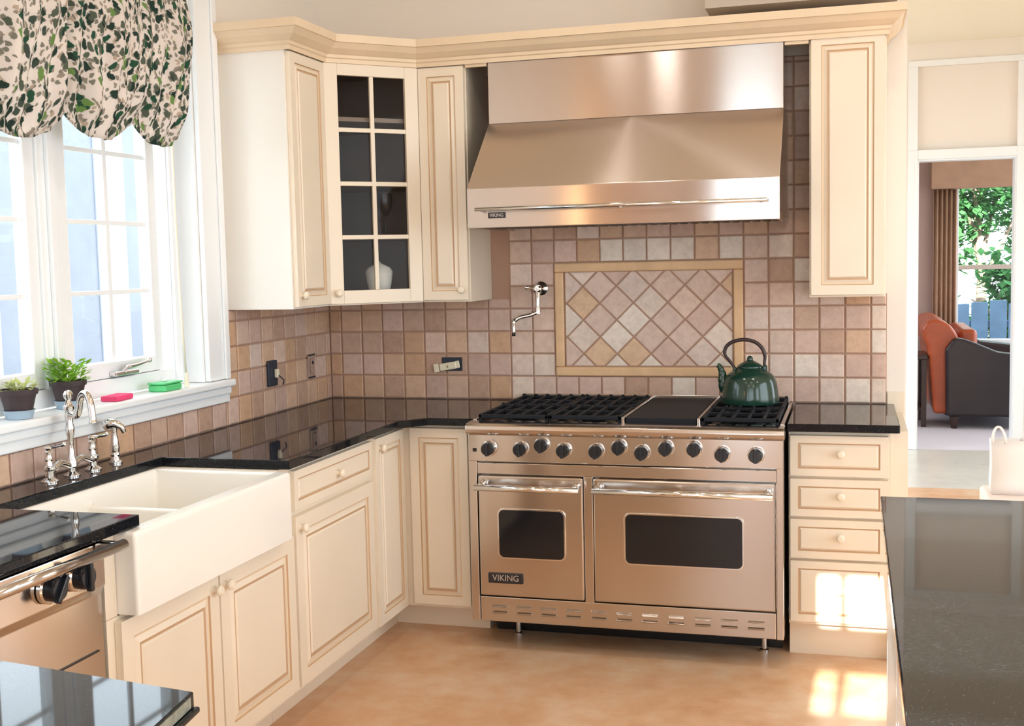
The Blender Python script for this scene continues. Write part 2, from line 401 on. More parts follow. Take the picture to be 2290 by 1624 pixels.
# ------------------------------------------------------------------ sink window
w1 = sempty('window_1', (0, 0, 0))
b = B()
b.box(0, .022, -1.13, -.985, 1.105, WZ1 + .1, 'white', .004).box(.022, .032, -1.02, -.985, 1.105, WZ1 + .1, 'white', .004)
b.box(0, .022, WY0 - .145, WY0, 1.105, WZ1 + .1, 'white', .004)
b.box(0, .022, WY0, WY1, WZ1, WZ1 + .1, 'white', .004)
lc(b, w1, 'casing')
b = B().box(-.16, .0, WY1 - .012, WY1, 1.105, WZ1, 'white').box(-.16, .0, WY0, WY0 + .012, 1.105, WZ1, 'white').box(-.16, 0, WY0 + .012, WY1 - .012, WZ1 - .012, WZ1, 'white')
lc(b, w1, 'jamb')
b = B()
b.box(-.155, -.085, -1.205, -1.142, 1.105, WZ1 - .012, 'white', .004).box(-.155, -.085, WY0 + .012, -2.535, 1.105, WZ1 - .012, 'white', .004)
b.box(-.155, -.085, -1.935, -1.835, 1.105, WZ1 - .012, 'white', .004)
b.box(-.155, -.085, -2.535, -1.935, 1.105, 1.165, 'white', .003).box(-.155, -.085, -1.835, -1.205, 1.105, 1.165, 'white', .003)
b.box(-.155, -.085, -2.535, -1.935, WZ1 - .06, WZ1 - .012, 'white', .003).box(-.155, -.085, -1.835, -1.205, WZ1 - .06, WZ1 - .012, 'white', .003)
b.box(-.085, -.07, -1.20, -1.165, 1.105, WZ1 - .012, 'white', .003).box(-.085, -.07, -1.90, -1.87, 1.105, WZ1 - .012, 'white', .003)
lc(b, w1, 'window_frame')
for (g0, g1) in ((-1.78, -1.314), (-2.454, -1.988)):
    s = .053
    b = B().box(-.145, -.095, g0 - s, g0, 1.167, 2.488, 'white', .004).box(-.145, -.095, g1, g1 + s, 1.167, 2.488, 'white', .004)
    b.box(-.145, -.095, g0, g1, 1.167, 1.222, 'white', .003).box(-.145, -.095, g0, g1, 2.435, 2.488, 'white', .003)
    sash = lc(b, w1, 'casement_sash')
    B().box(-.123, -.119, g0 - .004, g1 + .004, 1.218, 2.438, 'glass').build('glass_pane', sash, smooth=0)
    b = B(); mid = (g0 + g1) / 2
    b.box(-.119, -.108, mid - .011, mid + .011, 1.222, 2.435, 'white', .002)
    for k in range(1, 5): b.box(-.119, -.1085, g0, g1, 1.222 + .2426 * k - .008, 1.222 + .2426 * k + .008, 'white', .002)
    b.build('muntin_grille', sash)
b = B().box(-.095, -.066, -1.60, -1.46, 1.172, 1.188, 'chrome', .004)
b.tube([(-.075, -1.54, 1.185), (-.06, -1.54, 1.20), (-.052, -1.50, 1.203), (-.05, -1.43, 1.212)], [.009, .008, .006, .005], 'chrome').sphere((-.05, -1.42, 1.215), .010, 'chrome')
lc(b, w1, 'crank_handle')
b = B().box(-.085, .048, WY0 - .19, -.975, 1.075, 1.103, 'white', .008, 3)
lc(b, w1, 'window_sill')
b = B().box(0.001, .022, WY0 - .15, -.985, 1.012, 1.075, 'white', .004).box(.022, .032, WY0 - .15, -.985, 1.045, 1.075, 'white', .006)
lc(b, w1, 'sill_apron')

# valance
nu, nv = 260, 40
Y0, Y1 = -2.70, -1.29
cusps = [-2.70, -2.33, -1.965, -1.60, -1.29]
bm = bmesh.new(); uvl = bm.loops.layers.uv.new('UVMap')
grid = []
rnd = random.Random(3)
ph = [rnd.uniform(0, 6.28) for _ in range(8)]
for i in range(nu + 1):
    u = i / nu; y = Y0 + (Y1 - Y0) * u; row = []
    k = max(j for j in range(4) if y >= cusps[j] - 1e-9) if y < Y1 else 3
    su = (y - cusps[k]) / (cusps[k + 1] - cusps[k])
    hump = math.sin(PI * su)
    for j in range(nv + 1):
        v = j / nv
        zb = 2.02 + (.03 if k == 3 else 0) - .075 * hump ** .8 - .02 * math.sin(5 * y + 1)
        z = 2.74 + (zb - 2.74) * v
        bulge = math.sin(PI * min(1, v * 1.02)) ** .8
        fold = .012 * math.sin(46 * y + ph[k] + 3 * v * math.cos(PI * su)) + .008 * math.sin(90 * y + ph[k + 3])
        swag = .014 * math.sin(14 * v + 9 * (su - .5) ** 2 * 4) * v
        x = .058 + (.085 * (.35 + .65 * hump) * bulge + fold * (.5 + v) + swag * hump) * (1 if v < 1 else 1)
        if v > .86: x -= (v - .86) / .14 * .03
        row.append(bm.verts.new((max(x, .036), y + .012 * math.sin(9 * v + y * 7) * v, z)))
    grid.append(row)
for i in range(nu):
    for j in range(nv):
        f = bm.faces.new((grid[i][j], grid[i + 1][j], grid[i + 1][j + 1], grid[i][j + 1]))
        for lp, (a, c) in zip(f.loops, ((i, j), (i + 1, j), (i + 1, j + 1), (i, j + 1))):
            lp[uvl].uv = (a / nu * 3.7, c / nv * 1.9)
        f.smooth = True
me = bpy.data.meshes.new('balloon_valance'); bm.to_mesh(me); bm.free(); me.materials.append(M['ivy'])
val = bpy.data.objects.new('balloon_valance', me); COL.objects.link(val)
sm = val.modifiers.new('thick', 'SOLIDIFY'); sm.thickness = .004
tag(val, 'gathered ivy print balloon valance hanging over the sink window', 'valance')
b = B()
b.tube([(.03, -1.335, 2.2), (.03, -1.335, 1.75), (.028, -1.325, 1.45), (.026, -1.305, 1.15)], .004, 'cord', 8)
pc = b.build('pull_cord')
B().lathe([(.001, .06), (.006, .055), (.009, .02), (.008, 0), (.001, 0)], 'cord', (.026, -1.303, 1.104), 16).build('cord_tassel', pc)
tag(pc, 'thin cream pull cord hanging down the right side of the window', 'cord')

# things on the sill
def leaf(b, c, d, ln, wd, m):
    d = Vector(d).normalized(); s = d.cross(Vector((0, 0, 1))); s = s.normalized() if s.length > 1e-3 else Vector((1, 0, 0))
    u = s.cross(d); c = Vector(c)
    b.poly([c, c + d * ln * .5 + s * wd * .5 + u * ln * .05, c + d * ln, c + d * ln * .5 - s * wd * .5 + u * ln * .05], m)
def herb_pot(loc, label, r, h, leafm, nleaf, spread, hh):
    p = thing('herb_pot', label, 'plant pot', loc, 0, 'herb pots on the window sill')
    B().lathe([(r * .66, .0), (r * .70, .0), (r * .84, .024), (r * .88, .026), (r * .80, .026), (r * .67, .010), (.001, .010)], 'saucer', n=28).build('saucer', p)
    B().lathe([(r * .68, .011), (r * .95, h * .82), (r * 1.04, h * .82), (r * 1.08, h), (r * .98, h), (r * .94, h * .86), (.001, h * .84)], 'terracotta', n=28).build('pot', p)
    B().lathe([(.001, h * .93), (r * .5, h * .94), (r * .93, h * .9)], 'soil', n=24).build('soil', p)
    b = B(); q = random.Random(nleaf)
    for k in range(nleaf):
        a = q.uniform(0, 2 * PI); rr = r * spread * math.sqrt(q.random()); z = h * .93 + q.random() * hh
        el = q.uniform(-.2, .9)
        c = (rr * math.cos(a) * .8, rr * math.sin(a), z)
        leaf(b, c, (math.cos(a + q.uniform(-.7, .7)), math.sin(a + q.uniform(-.7, .7)), el), q.uniform(.018, .034), q.uniform(.010, .018), leafm)
    for k in range(14):
        a = q.uniform(0, 2 * PI); rr = r * spread * .6
        b.tube([(r * .3 * math.cos(a), r * .3 * math.sin(a), h * .9), (rr * math.cos(a), rr * math.sin(a), h * .93 + hh * .8)], .0014, leafm, 5)
    b.build('foliage', p, smooth=0)
    return p
herb_pot((-.012, -2.172, 1.104), 'dark pot of pale wispy seedlings at the left end of the sill', .054, .088, 'herb2', 70, .9, .025)
herb_pot((-.02, -1.925, 1.104), 'dark pot with bushy bright green herb behind the kitchen faucet', .054, .090, 'herb', 260, 1.25, .062)
b = B().box(-.055, .055, -.032, .032, 0, .018, 'pink', .005, 3)
tag(b.build('sponge', loc=(.002, -1.70, 1.1035), rotz=R90 + .12), 'flat bright pink sponge lying on the window sill', 'sponge')
gd = thing('soap_dish', 'translucent green lidded dish at the right of the sill', 'dish', (0, -1.405, 1.1035), R90)
B().prism([(-.055, -.036), (.055, -.036), (.062, 0), (.055, .036), (-.055, .036), (-.062, 0)], 0, .024, 'greendish', .006, 2).build('dish', gd)
B().prism([(-.058, -.038), (.058, -.038), (.065, 0), (.058, .038), (-.058, .038), (-.065, 0)], .025, .032, 'greendish', .003, 2).box(-.012, .012, -.006, .006, .032, .042, 'white', .003).build('lid', gd)

# ------------------------------------------------------------------ tile
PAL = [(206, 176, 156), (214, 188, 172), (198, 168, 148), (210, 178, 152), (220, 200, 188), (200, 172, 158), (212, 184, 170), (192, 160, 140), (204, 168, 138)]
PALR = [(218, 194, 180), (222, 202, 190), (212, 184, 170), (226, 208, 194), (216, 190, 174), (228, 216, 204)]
class Tiles:
    def __init__(s): s.bm = bmesh.new(); s.cl = s.bm.loops.layers.float_color.new('tilecol'); s.r = random.Random(11)
    def add(s, pts, col, T, th=.008, ins=.0035, gap=.0035):
        c = [sum(p[k] for p in pts) / len(pts) for k in (0, 1)]
        def inset(d):
            out = []; n = len(pts)
            for k in range(n):
                a, p, q = Vector(pts[k - 1]), Vector(pts[k]), Vector(pts[(k + 1) % n])
                e1 = (p - a).normalized(); e2 = (q - p).normalized()
                n1 = Vector((-e1.y, e1.x)); n2 = Vector((-e2.y, e2.x))
                den = 1 + n1.dot(n2)
                out.append(p + (n1 + n2) * (d / den))
            return out
        lo = inset(gap); hi = inset(gap + ins); j = s.r.uniform(-.0012, .0012)
        l1 = [s.bm.verts.new(T(p.x, p.y, 0)) for p in lo]; l2 = [s.bm.verts.new(T(p.x, p.y, th - ins * .7 + j)) for p in lo]
        l3 = [s.bm.verts.new(T(p.x, p.y, th + j + s.r.uniform(-.0006, .0006))) for p in hi]
        fs = []; n = len(pts)
        for A, C in ((l1, l2), (l2, l3)):
            for k in range(n): fs.append(s.bm.faces.new((A[k], A[(k + 1) % n], C[(k + 1) % n], C[k])))
        fs.append(s.bm.faces.new(l3))
        for f in fs:
            for lp in f.loops: lp[s.cl] = col
    def col(s, pal):
        c = lin(*s.r.choice(pal)); k = s.r.uniform(.93, 1.06); return (c[0] * k, c[1] * k, c[2] * k, 1)
    def build(s, name, parent=None):
        bmesh.ops.recalc_face_normals(s.bm, faces=s.bm.faces)
        me = bpy.data.meshes.new(name); s.bm.to_mesh(me); s.bm.free(); me.materials.append(M['tile'])
        o = bpy.data.objects.new(name, me); COL.objects.link(o)
        if parent: o.parent = parent
        return o
def area(pts):
    return sum(pts[k - 1][0] * pts[k][1] - pts[k][0] * pts[k - 1][1] for k in range(len(pts))) / 2
def clip(pts, x0, x1, z0, z1):
    for ax, v, sg in ((0, x0, 1), (0, x1, -1), (1, z0, 1), (1, z1, -1)):
        out = []
        for k in range(len(pts)):
            a, c = pts[k - 1], pts[k]; da, dc = (a[ax] - v) * sg, (c[ax] - v) * sg
            if (da >= 0) != (dc >= 0):
                tt = da / (da - dc); out.append((a[0] + (c[0] - a[0]) * tt, a[1] + (c[1] - a[1]) * tt))
            if dc >= 0: out.append(c)
        pts = out
        if len(pts) < 3: return []
    return pts
Tb = lambda x, z, d: (x, -.004 - d, z)
Tl = lambda y, z, d: (.004 + d, -y, z)      # u = -y
bs = thing('tile_backsplash', 'square tumbled stone tile backsplash behind the range', 'backsplash', (0, 0, 0))
ti = Tiles()
PX0, PX1, PZ0, PZ1 = 1.112, 1.9465, 1.022, 1.531
x = .069 - .1043; 
zrows = [.9145 - .0] + [1.022 + .1018 * k for k in range(15)]
for i in range(26):
    xa, xb = .069 + .1043 * (i - 1), .069 + .1043 * i
    for za, zb in zip(zrows, zrows[1:]):
        ztop = 2.37 if xa > .80 and xb < 2.30 else 1.375
        q = clip([(xa, za), (xb, za), (xb, zb), (xa, zb)], .008, 2.531, .9145, ztop)
        if not q or abs(area(q)) < 2e-4: continue
        cx, cz = (xa + xb) / 2, (za + zb) / 2
        if PX0 < cx < PX1 and PZ0 < cz < PZ1: continue
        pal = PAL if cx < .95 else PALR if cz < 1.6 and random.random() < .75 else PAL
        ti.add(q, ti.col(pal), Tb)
ti.build('stone_tiles', bs)
B().box(.0005, 2.531, -.0055, -.0005, .9145, 1.375, 'grout').box(.80, 2.30, -.0055, -.0005, 1.375, 2.37, 'grout').build('grout_bed', bs, smooth=0)
ap = thing('accent_tile_panel', 'diamond laid stone tile panel in a tan molded frame', 'tile panel', (0, 0, 0))
ti = Tiles(); IX0, IX1, IZ0, IZ1 = 1.157, 1.9015, 1.066, 1.490
D = .0755
for i in range(-2, 12):
    for k in range(-2, 8):
        for off in (0, 1):
            cx, cz = 1.3165 + .151 * (i - 1) + off * D, 1.424 - .1505 * (k - 1) - off * D
            q = clip([(cx - D, cz), (cx, cz - D), (cx + D, cz), (cx, cz + D)], IX0, IX1, IZ0, IZ1)
            if q and abs(area(q)) > 2e-4: ti.add(q, ti.col(PALR + [(214, 182, 152)]), Tb)
ti.build('diamond_tiles', ap)
B().box(PX0, PX1, -.0062, -.0056, PZ0, PZ1, 'grout').build('grout_bed', ap, smooth=0)
b = B(); g = .043
for (x0, x1, z0, z1) in ((PX0 + .002, PX1 - .002, PZ1 - g, PZ1 - .002), (PX0 + .002, PX1 - .002, PZ0 + .002, PZ0 + g), (PX0 + .002, PX0 + g, PZ0 + g, PZ1 - g), (PX1 - g, PX1 - .002, PZ0 + g, PZ1 - g)):
    b.box(x0, x1, -.022, -.0065, z0, z1, 'molding', .007, 3)
b.build('border_molding', ap)
bl = thing('tile_backsplash', 'square tumbled stone tile backsplash below the sink window', 'backsplash', (0, 0, 0))
ti = Tiles()
for i in range(45):
    ya, yb = .062 + .1043 * (i - 1), .062 + .1043 * i
    for za, zb in zip(zrows, zrows[1:]):
        ztop = 1.373 if ya < .98 else 1.012
        for (c0, c1) in ((.013, .984), (.984, 4.2)):
            zt = 1.373 if c1 < 1 else 1.011
            q = clip([(ya, za), (yb, za), (yb, zb), (ya, zb)], c0, c1, .9145, zt)
            if not q or abs(area(q)) < 2e-4: continue
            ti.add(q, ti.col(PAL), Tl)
ti.build('stone_tiles', bl)
B().box(.0005, .0055, -.984, -.006, .9145, 1.373, 'grout').box(.0005, .0055, -4.2, -.984, .9145, 1.011, 'grout').build('grout_bed', bl, smooth=0)

# ------------------------------------------------------------------ outlets
o1 = thing('outlet_box', 'dark open outlet box set in the tile beside the window', 'outlet', (.0125, -.62, 1.089), R90)
B().box(-.04, .04, -.012, 0, -.055, .055, 'outletdark', .004).build('box', o1)
B().box(.004, .022, -.03, -.013, -.02, .018, 'outletivory', .004).tube([(.012, -.03, -.01), (.02, -.05, -.03), (.03, -.04, -.05)], .003, 'outletdark', 8).build('loose_wire', o1)
o2 = thing('outlet_box', 'tan outlet without cover in the tile near the room corner', 'outlet', (.0125, -.235, 1.085), R90)
B().box(-.035, .035, -.005, 0, -.055, .055, 'outlettan', .003).box(-.035, .035, -.006, -.0052, .047, .055, 'outletdark').box(-.035, .035, -.006, -.0052, -.055, -.047, 'outletdark').build('plate', o2)
B().box(-.018, .018, -.010, -.0062, -.034, .034, 'outlettan', .003).cyl((0, -.0125, .016), (0, -.0101, .016), .008, 'outletdark').build('receptacle', o2)
o3 = thing('outlet_box', 'ivory receptacle hanging tilted from its dark hole left of the range', 'outlet', (.617, -.0125, 1.073))
B().box(-.047, .052, -.003, 0, -.028, .034, 'outletdark', .001).build('box', o3)
rc = B().box(-.042, .04, -.022, -.004, -.017, .017, 'outletivory', .005).box(-.072, -.045, -.018, -.012, -.020, .020, 'outletivory', .004).box(.036, .056, -.018, -.012, -.016, .018, 'outletivory', .004).cyl((0, -.024, 0), (0, -.0215, 0), .005, 'brass').build('receptacle', o3)
rc.rotation_euler[1] = -.16; rc.location = (-.012, 0, -.006)

# ------------------------------------------------------------------ cabinets
DOOR = [(0.002, 0, 'cream'), (.052, 0, 'cream'), (.055, .005, 'glaze'), (.061, .006, 'frameline'), (.078, .001, 'cream'), (.083, .003, 'glaze'), (.087, .003, 'glaze'), (.093, -.001, 'cream')]
DOORN = [(0.002, 0, 'cream'), (.040, 0, 'cream'), (.043, .005, 'glaze'), (.048, .006, 'frameline'), (.060, .001, 'cream'), (.064, .003, 'glaze'), (.068, .003, 'glaze'), (.073, -.001, 'cream')]
DRAWER = [(0.002, 0, 'cream'), (.030, 0, 'cream'), (.032, .004, 'glaze'), (.036, .004, 'glaze'), (.042, .0, 'cream')]
def front(parent, name, x0, x1, z0, z1, yf, knob=None, prof=None, th=.019):
    g = .0015
    prof = prof or (DOORN if x1 - x0 < .32 else DOOR)
    if x1 - x0 < .2 and name != 'drawer': prof = [(a * .82, dd, mm) for a, dd, mm in prof]
    d = B().panel(x0 + g, x1 - g, z0 + g, z1 - g, yf, yf + th, prof).build(name, parent, smooth=20)
    if knob:
        kx, kz = knob
        B().lathe([(.001, -.030), (.010, -.029), (.0155, -.024), (.0165, -.019), (.013, -.014), (.007, -.010), (.0075, -.004), (.012, 0)], 'cream', (kx, yf, kz), 20, axis='y').build('knob', d)
    return d
G = 'base cabinets under the black counters'
FR = -.60      # face frame plane (local y), fronts stand 20 mm proud
# corner base cabinet, L shaped
c = thing('corner_base_cabinet', 'cream corner base cabinet with two narrow doors left of the range', 'cabinet', (0, 0, 0), 0, G)
B().prism([(.02, -.006), (.932, -.006), (.932, FR), (.6, FR), (.6, -.955), (.02, -.955)], .11, .882, 'cream').build('body', c, smooth=0)
B().prism([(.02, -.012), (.928, -.012), (.928, -.50), (.51, -.50), (.51, -.955), (.02, -.955)], .0, .109, 'cream').build('toe_kick', c, smooth=0)
front(c, 'door', .632, .888, .122, .868, FR - .02)
# left leaf faces +x : build it in a rotated child
dl = B().panel(-.946, -.646, .122, .868, -.62, -.601, DOORN).build('door', c, rotz=R90, smooth=20)
B().lathe([(.001, -.030), (.010, -.029), (.0155, -.024), (.0165, -.019), (.013, -.014), (.007, -.010), (.0075, -.004), (.012, 0)], 'cream', (-.905, -.62, .826), 20, axis='y').build('knob', dl)
def left_cab(name, label, y0, w, z1=.882, top=True):
    c = thing(name, label, 'cabinet', (0, y0, 0), R90, G)
    b = B().box(0, w, FR, -.02, .11, z1, 'cream')
    b.build('body', c, smooth=0)
    B().box(0, w, -.51, -.02, 0, .109, 'cream').build('toe_kick', c, smooth=0)
    return c
c = left_cab('drawer_base_cabinet', 'cream base cabinet with one drawer over one wide door beside the sink', -1.650, .694)
front(c, 'drawer', .006, .672, .729, .868, FR - .02, (.35, .799), DRAWER)
front(c, 'door', .006, .672, .128, .712, FR - .02, (.045, .668))
c = left_cab('sink_base_cabinet', 'cream base cabinet with a pair of doors under the white sink', -2.652, 1.0, z1=.664)
B().box(.912, 1.0, FR, -.03, .665, .882, 'cream', .001).build('stile', c, smooth=0)
B().box(0, .048, FR, -.03, .665, .882, 'cream', .001).build('stile', c, smooth=0)
front(c, 'door', .03, .512, .128, .656, FR - .02, (.482, .612))
front(c, 'door', .514, .998, .128, .656, FR - .02, (.546, .612))
# peninsula base
c = thing('peninsula_cabinet', 'cream base cabinet under the near black counter end', 'cabinet', (0, 0, 0), 0, G)
B().prism([(.02, -3.27), (.60, -3.27), (.60, -3.64), (1.40, -3.64), (1.40, -4.2), (.02, -4.2)], .11, .882, 'cream').build('body', c, smooth=0)
B().prism([(.02, -3.27), (.51, -3.27), (.51, -3.71), (1.34, -3.71), (1.34, -4.13), (.02, -4.13)], 0, .109, 'cream').build('toe_kick', c, smooth=0)
B().panel(-4.19, -3.65, .128, .868, -1.42, -1.401, DOOR).build('end_panel', c, rotz=R90, smooth=20)
# right drawer cabinet
c = thing('drawer_base_cabinet', 'cream four drawer base cabinet standing right of the range', 'cabinet', (2.163, 0, 0), 0, G)
B().box(0, .366, FR, -.006, .135, .882, 'cream').build('body', c, smooth=0)
B().box(0, .366, -.545, -.03, 0, .134, 'cream').build('toe_kick', c, smooth=0)
for z0, z1 in ((.708, .868), (.553, .703), (.392, .548), (.146, .387)):
    front(c, 'drawer', .003, .363, z0, z1, FR - .02, (.19, (z0 + z1) / 2 + .01), DRAWER)
B().box(.367, .43, -.585, -.03, 0, .882, 'cream').build('filler_panel', c, smooth=0)
# wall cabinets
GW = 'wall cabinets'
ZB, ZT = 1.373, 2.402
c = thing('wall_cabinet', 'tall cream wall cabinet with bare side, window light in its colour', 'cabinet', (0, -.944, 0), R90, GW)
B().box(0, .326, -.29, -.004, ZB, ZT, 'litpanel', .001).build('body', c, smooth=0)
front(c, 'door', .01, .318, ZB + .006, ZT - .03, -.31, (.042, 1.425))
c = thing('glass_door_cabinet', 'diagonal corner wall cabinet with an eight pane glass door', 'cabinet', (0, 0, 0), 0, GW)
A0, A1 = Vector((.29, -.616)), Vector((.597, -.316))
ang = math.atan2(A1.y - A0.y, A1.x - A0.x); LW = (A1 - A0).length
foot = [(.014, -.014), (.597, -.014), (.597, -.316), (.29, -.616), (.014, -.616)]
b = B()
b.prism(foot, ZB, ZB + .018, 'cream').prism(foot, ZT - .018, ZT, 'cabin')
for (p, q) in ((foot[0], foot[1]), (foot[1], foot[2]), (foot[3], foot[4]), (foot[4], foot[0])):
    p, q = Vector(p), Vector(q); n = Vector((-(q - p).y, (q - p).x)).normalized() * -.012
    n = -n if (Vector((.25, -.25)) - p).dot(n) < 0 else n
    b.prism([tuple(p), tuple(q), tuple(q + n), tuple(p + n)], ZB + .018, ZT - .018, 'cabin')
b.build('body', c, smooth=0)
for z in (1.657, 1.884, 2.150):
    b = B().prism([(.02, -.02), (.58, -.02), (.58, -.31), (.29, -.59), (.02, -.59)], z - .009, z + .009, 'shelf'); b.build('shelf', c, smooth=0)
dr = bpy.data.objects.new('door', None)
def door_local(b, name, parent): return b.build(name, parent, loc=(A0.x, A0.y, 0), rotz=ang)
b = B(); z0, z1 = ZB + .006, ZT - .03
fw = .064
b.box(.002, LW - .002, .0, .004, z0, z0 + .001, 'cream')
b.box(.004, fw, -.02, -.001, z0, z1, 'cream', .002).box(LW - fw, LW - .004, -.02, -.001, z0, z1, 'cream', .002)
b.box(fw, LW - fw, -.02, -.001, z0, z0 + fw - .008, 'cream', .002).box(fw, LW - fw, -.02, -.001, z1 - fw + .016, z1, 'cream', .002)
door = door_local(b, 'door', c)
def sub(b, name): return b.build(name, door)
gz0, gz1 = z0 + fw - .008, z1 - fw + .016
b = B().box(LW / 2 - .009, LW / 2 + .009, -.018, -.004, gz0, gz1, 'cream', .002)
for k in (1, 2, 3):
    z = gz0 + (gz1 - gz0) * k / 4; b.box(fw, LW - fw, -.0175, -.0045, z - .009, z + .009, 'cream', .002)
sub(b, 'muntin_grille')
sub(B().box(fw - .004, LW - fw + .004, -.0035, -.0015, gz0 - .004, gz1 + .004, 'cabglass'), 'glass_pane')
sub(B().lathe([(.001, -.030), (.010, -.029), (.0155, -.024), (.0165, -.019), (.013, -.014), (.007, -.010), (.0075, -.004), (.012, 0)], 'cream', (.036, -.02, 1.425), 20, axis='y'), 'knob')
bpy.data.objects.remove(dr)
c = thing('wall_cabinet', 'narrow cream wall cabinet between the glass cabinet and the hood', 'cabinet', (.600, 0, 0), 0, GW)
B().box(0, .2188, -.314, -.010, ZB, ZT, 'cream', .001).build('body', c, smooth=0)
front(c, 'door', .006, .216, ZB + .006, ZT - .03, -.334, (.186, 1.425))
c = thing('wall_cabinet', 'single door cream wall cabinet right of the hood', 'cabinet', (2.230, 0, 0), 0, GW)
B().box(0, .288, -.314, -.010, ZB, ZT, 'cream', .001).build('body', c, smooth=0)
front(c, 'door', .004, .284, ZB + .006, ZT - .012, -.334, None)
# items in the glass cabinet
d = thing('bowl', 'small white dish on the bottom shelf inside the glass door cabinet', 'bowl', (.44, -.30, ZB + .0185 + .075), .3)
d.location = (.415, -.36, 1.392)
B().lathe([(.03, 0), (.034, .004), (.046, .03), (.055, .075), (.060, .115), (.056, .115), (.048, .07), (.03, .012), (.001, .010)], 'porcelain', n=28).build('body', d)
B().lathe([(.061, .1155), (.05, .135), (.02, .15), (.012, .155), (.001, .166)], 'porcelain', n=28).build('lid', d)
d = thing('stemmed_glass', 'clear stemmed glass on the second shelf of the glass door cabinet', 'glass', (.44, -.33, 1.673))
B().lathe([(.03, 0), (.03, .003), (.004, .006), (.0035, .07), (.012, .08), (.030, .11), (.034, .14), (.030, .175), (.028, .175), (.032, .14), (.028, .112), (.01, .083), (.001, .08)], 'wineglass', n=24).build('glass_body', d)

# crown moulding along the cabinet fronts
path = [(.002, -.944), (.31, -.944), (.31, -.618), (.604, -.335), (2.518, -.335), (2.518, -.014)]
prof = [(.0, 2.372), (.008, 2.372), (.010, 2.388), (.016, 2.392), (.018, 2.404), (.026, 2.408), (.046, 2.424), (.058, 2.440), (.062, 2.446), (.070, 2.447), (.070, 2.478), (.0, 2.478)]
def sweep(path, prof, m, b):
    i = b.mi(m); rings = []; n = len(path)
    for k in range(n):
        p = Vector(path[k]); e1 = (p - Vector(path[k - 1])).normalized() if k else None; e2 = (Vector(path[k + 1]) - p).normalized() if k < n - 1 else None
        e1 = e1 or e2; e2 = e2 or e1
        n1 = Vector((e1.y, -e1.x)); n2 = Vector((e2.y, -e2.x)); mt = (n1 + n2) / (1 + n1.dot(n2))
        rings.append([b.bm.verts.new((p.x + mt.x * o, p.y + mt.y * o, z)) for o, z in prof])
    fs = []
    for A, C in zip(rings, rings[1:]):
        q = len(prof)
        for k in range(q): fs.append(b.bm.faces.new((A[k], A[(k + 1) % q], C[(k + 1) % q], C[k])))
    fs.append(b.bm.faces.new(rings[0])); fs.append(b.bm.faces.new(rings[-1][::-1]))
    for f in fs: f.material_index = i
    bmesh.ops.recalc_face_normals(b.bm, faces=fs)
cr = thing('crown_molding', 'glazed cream crown molding running along all the wall cabinet tops', 'molding', (0, 0, 0))
b = B(); sweep(path, prof, 'crown', b); b.build('molding', cr, smooth=25)
B().prism([(.002, -.942), (.308, -.942), (.308, -.617), (.603, -.333), (2.516, -.333), (2.516, -.012), (.002, -.012)], 2.466, 2.476, 'cream').build('top_board', cr, smooth=0)
B().box(.822, .917, -.332, -.315, 2.36, 2.464, 'crown').box(2.137, 2.228, -.332, -.315, 2.36, 2.464, 'crown').build('valance_board', cr, smooth=0)

# ------------------------------------------------------------------ counters
ct = thing('countertop', 'polished black granite counter running round the sink into the near peninsula', 'countertop', (0, 0, 0), 0, 'black granite counters')
pl = [(.002, -.0025), (.936, -.0025), (.936, -.668), (.735, -.668), (.645, -.775), (.6427, -1.716), (.17, -1.716), (.17, -2.538), (.634, -2.538), (.634, -3.515), (1.455, -3.634), (1.55, -4.26), (.002, -4.26)]
B().prism(pl, .884, .914, 'granite', .003).build('slab', ct)
B().prism([(1.456, -3.636), (1.466, -3.636), (1.561, -4.262), (1.551, -4.262)], .884, .893, 'granite', .003).build('edge_bead', ct)
B().prism([(1.4562, -3.650), (1.4592, -3.650), (1.5542, -4.25), (1.5512, -4.25)], .8945, .9105, 'reflection_painted').build('edge_face', ct)  # thin strip painting the reflection along the near counter edge
tag(B().box(2.160, 2.562, -.66, -.0065, .884, .914, 'granite', .003).build('countertop'), 'short black granite counter on the drawers right of the range', 'countertop', 'black granite counters')
tag(B().prism([(2.465, -1.982), (3.75, -1.982), (3.75, -4.5), (2.465, -4.5)], .884, .914, 'granite', .003).build('countertop'), 'wide black granite island top at the right foreground', 'countertop', 'black granite counters')
c = thing('island_cabinet', 'white painted island base under the wide granite top', 'cabinet', (0, 0, 0))
B().box(2.50, 3.70, -4.46, -2.02, .10, .883, 'white').build('body', c, smooth=0)
B().box(2.56, 3.64, -4.40, -2.08, 0, .099, 'white').build('toe_kick', c, smooth=0)
for k in range(3):
    y0 = -2.03 - .8 * k
    B().panel(-y0, -y0 + .78, .12, .87, -.018, -.001, [(a, dd, 'white') for a, dd, mm in DOOR]).build('side_panel', c, loc=(2.50, 0, 0), rotz=-R90, smooth=20)

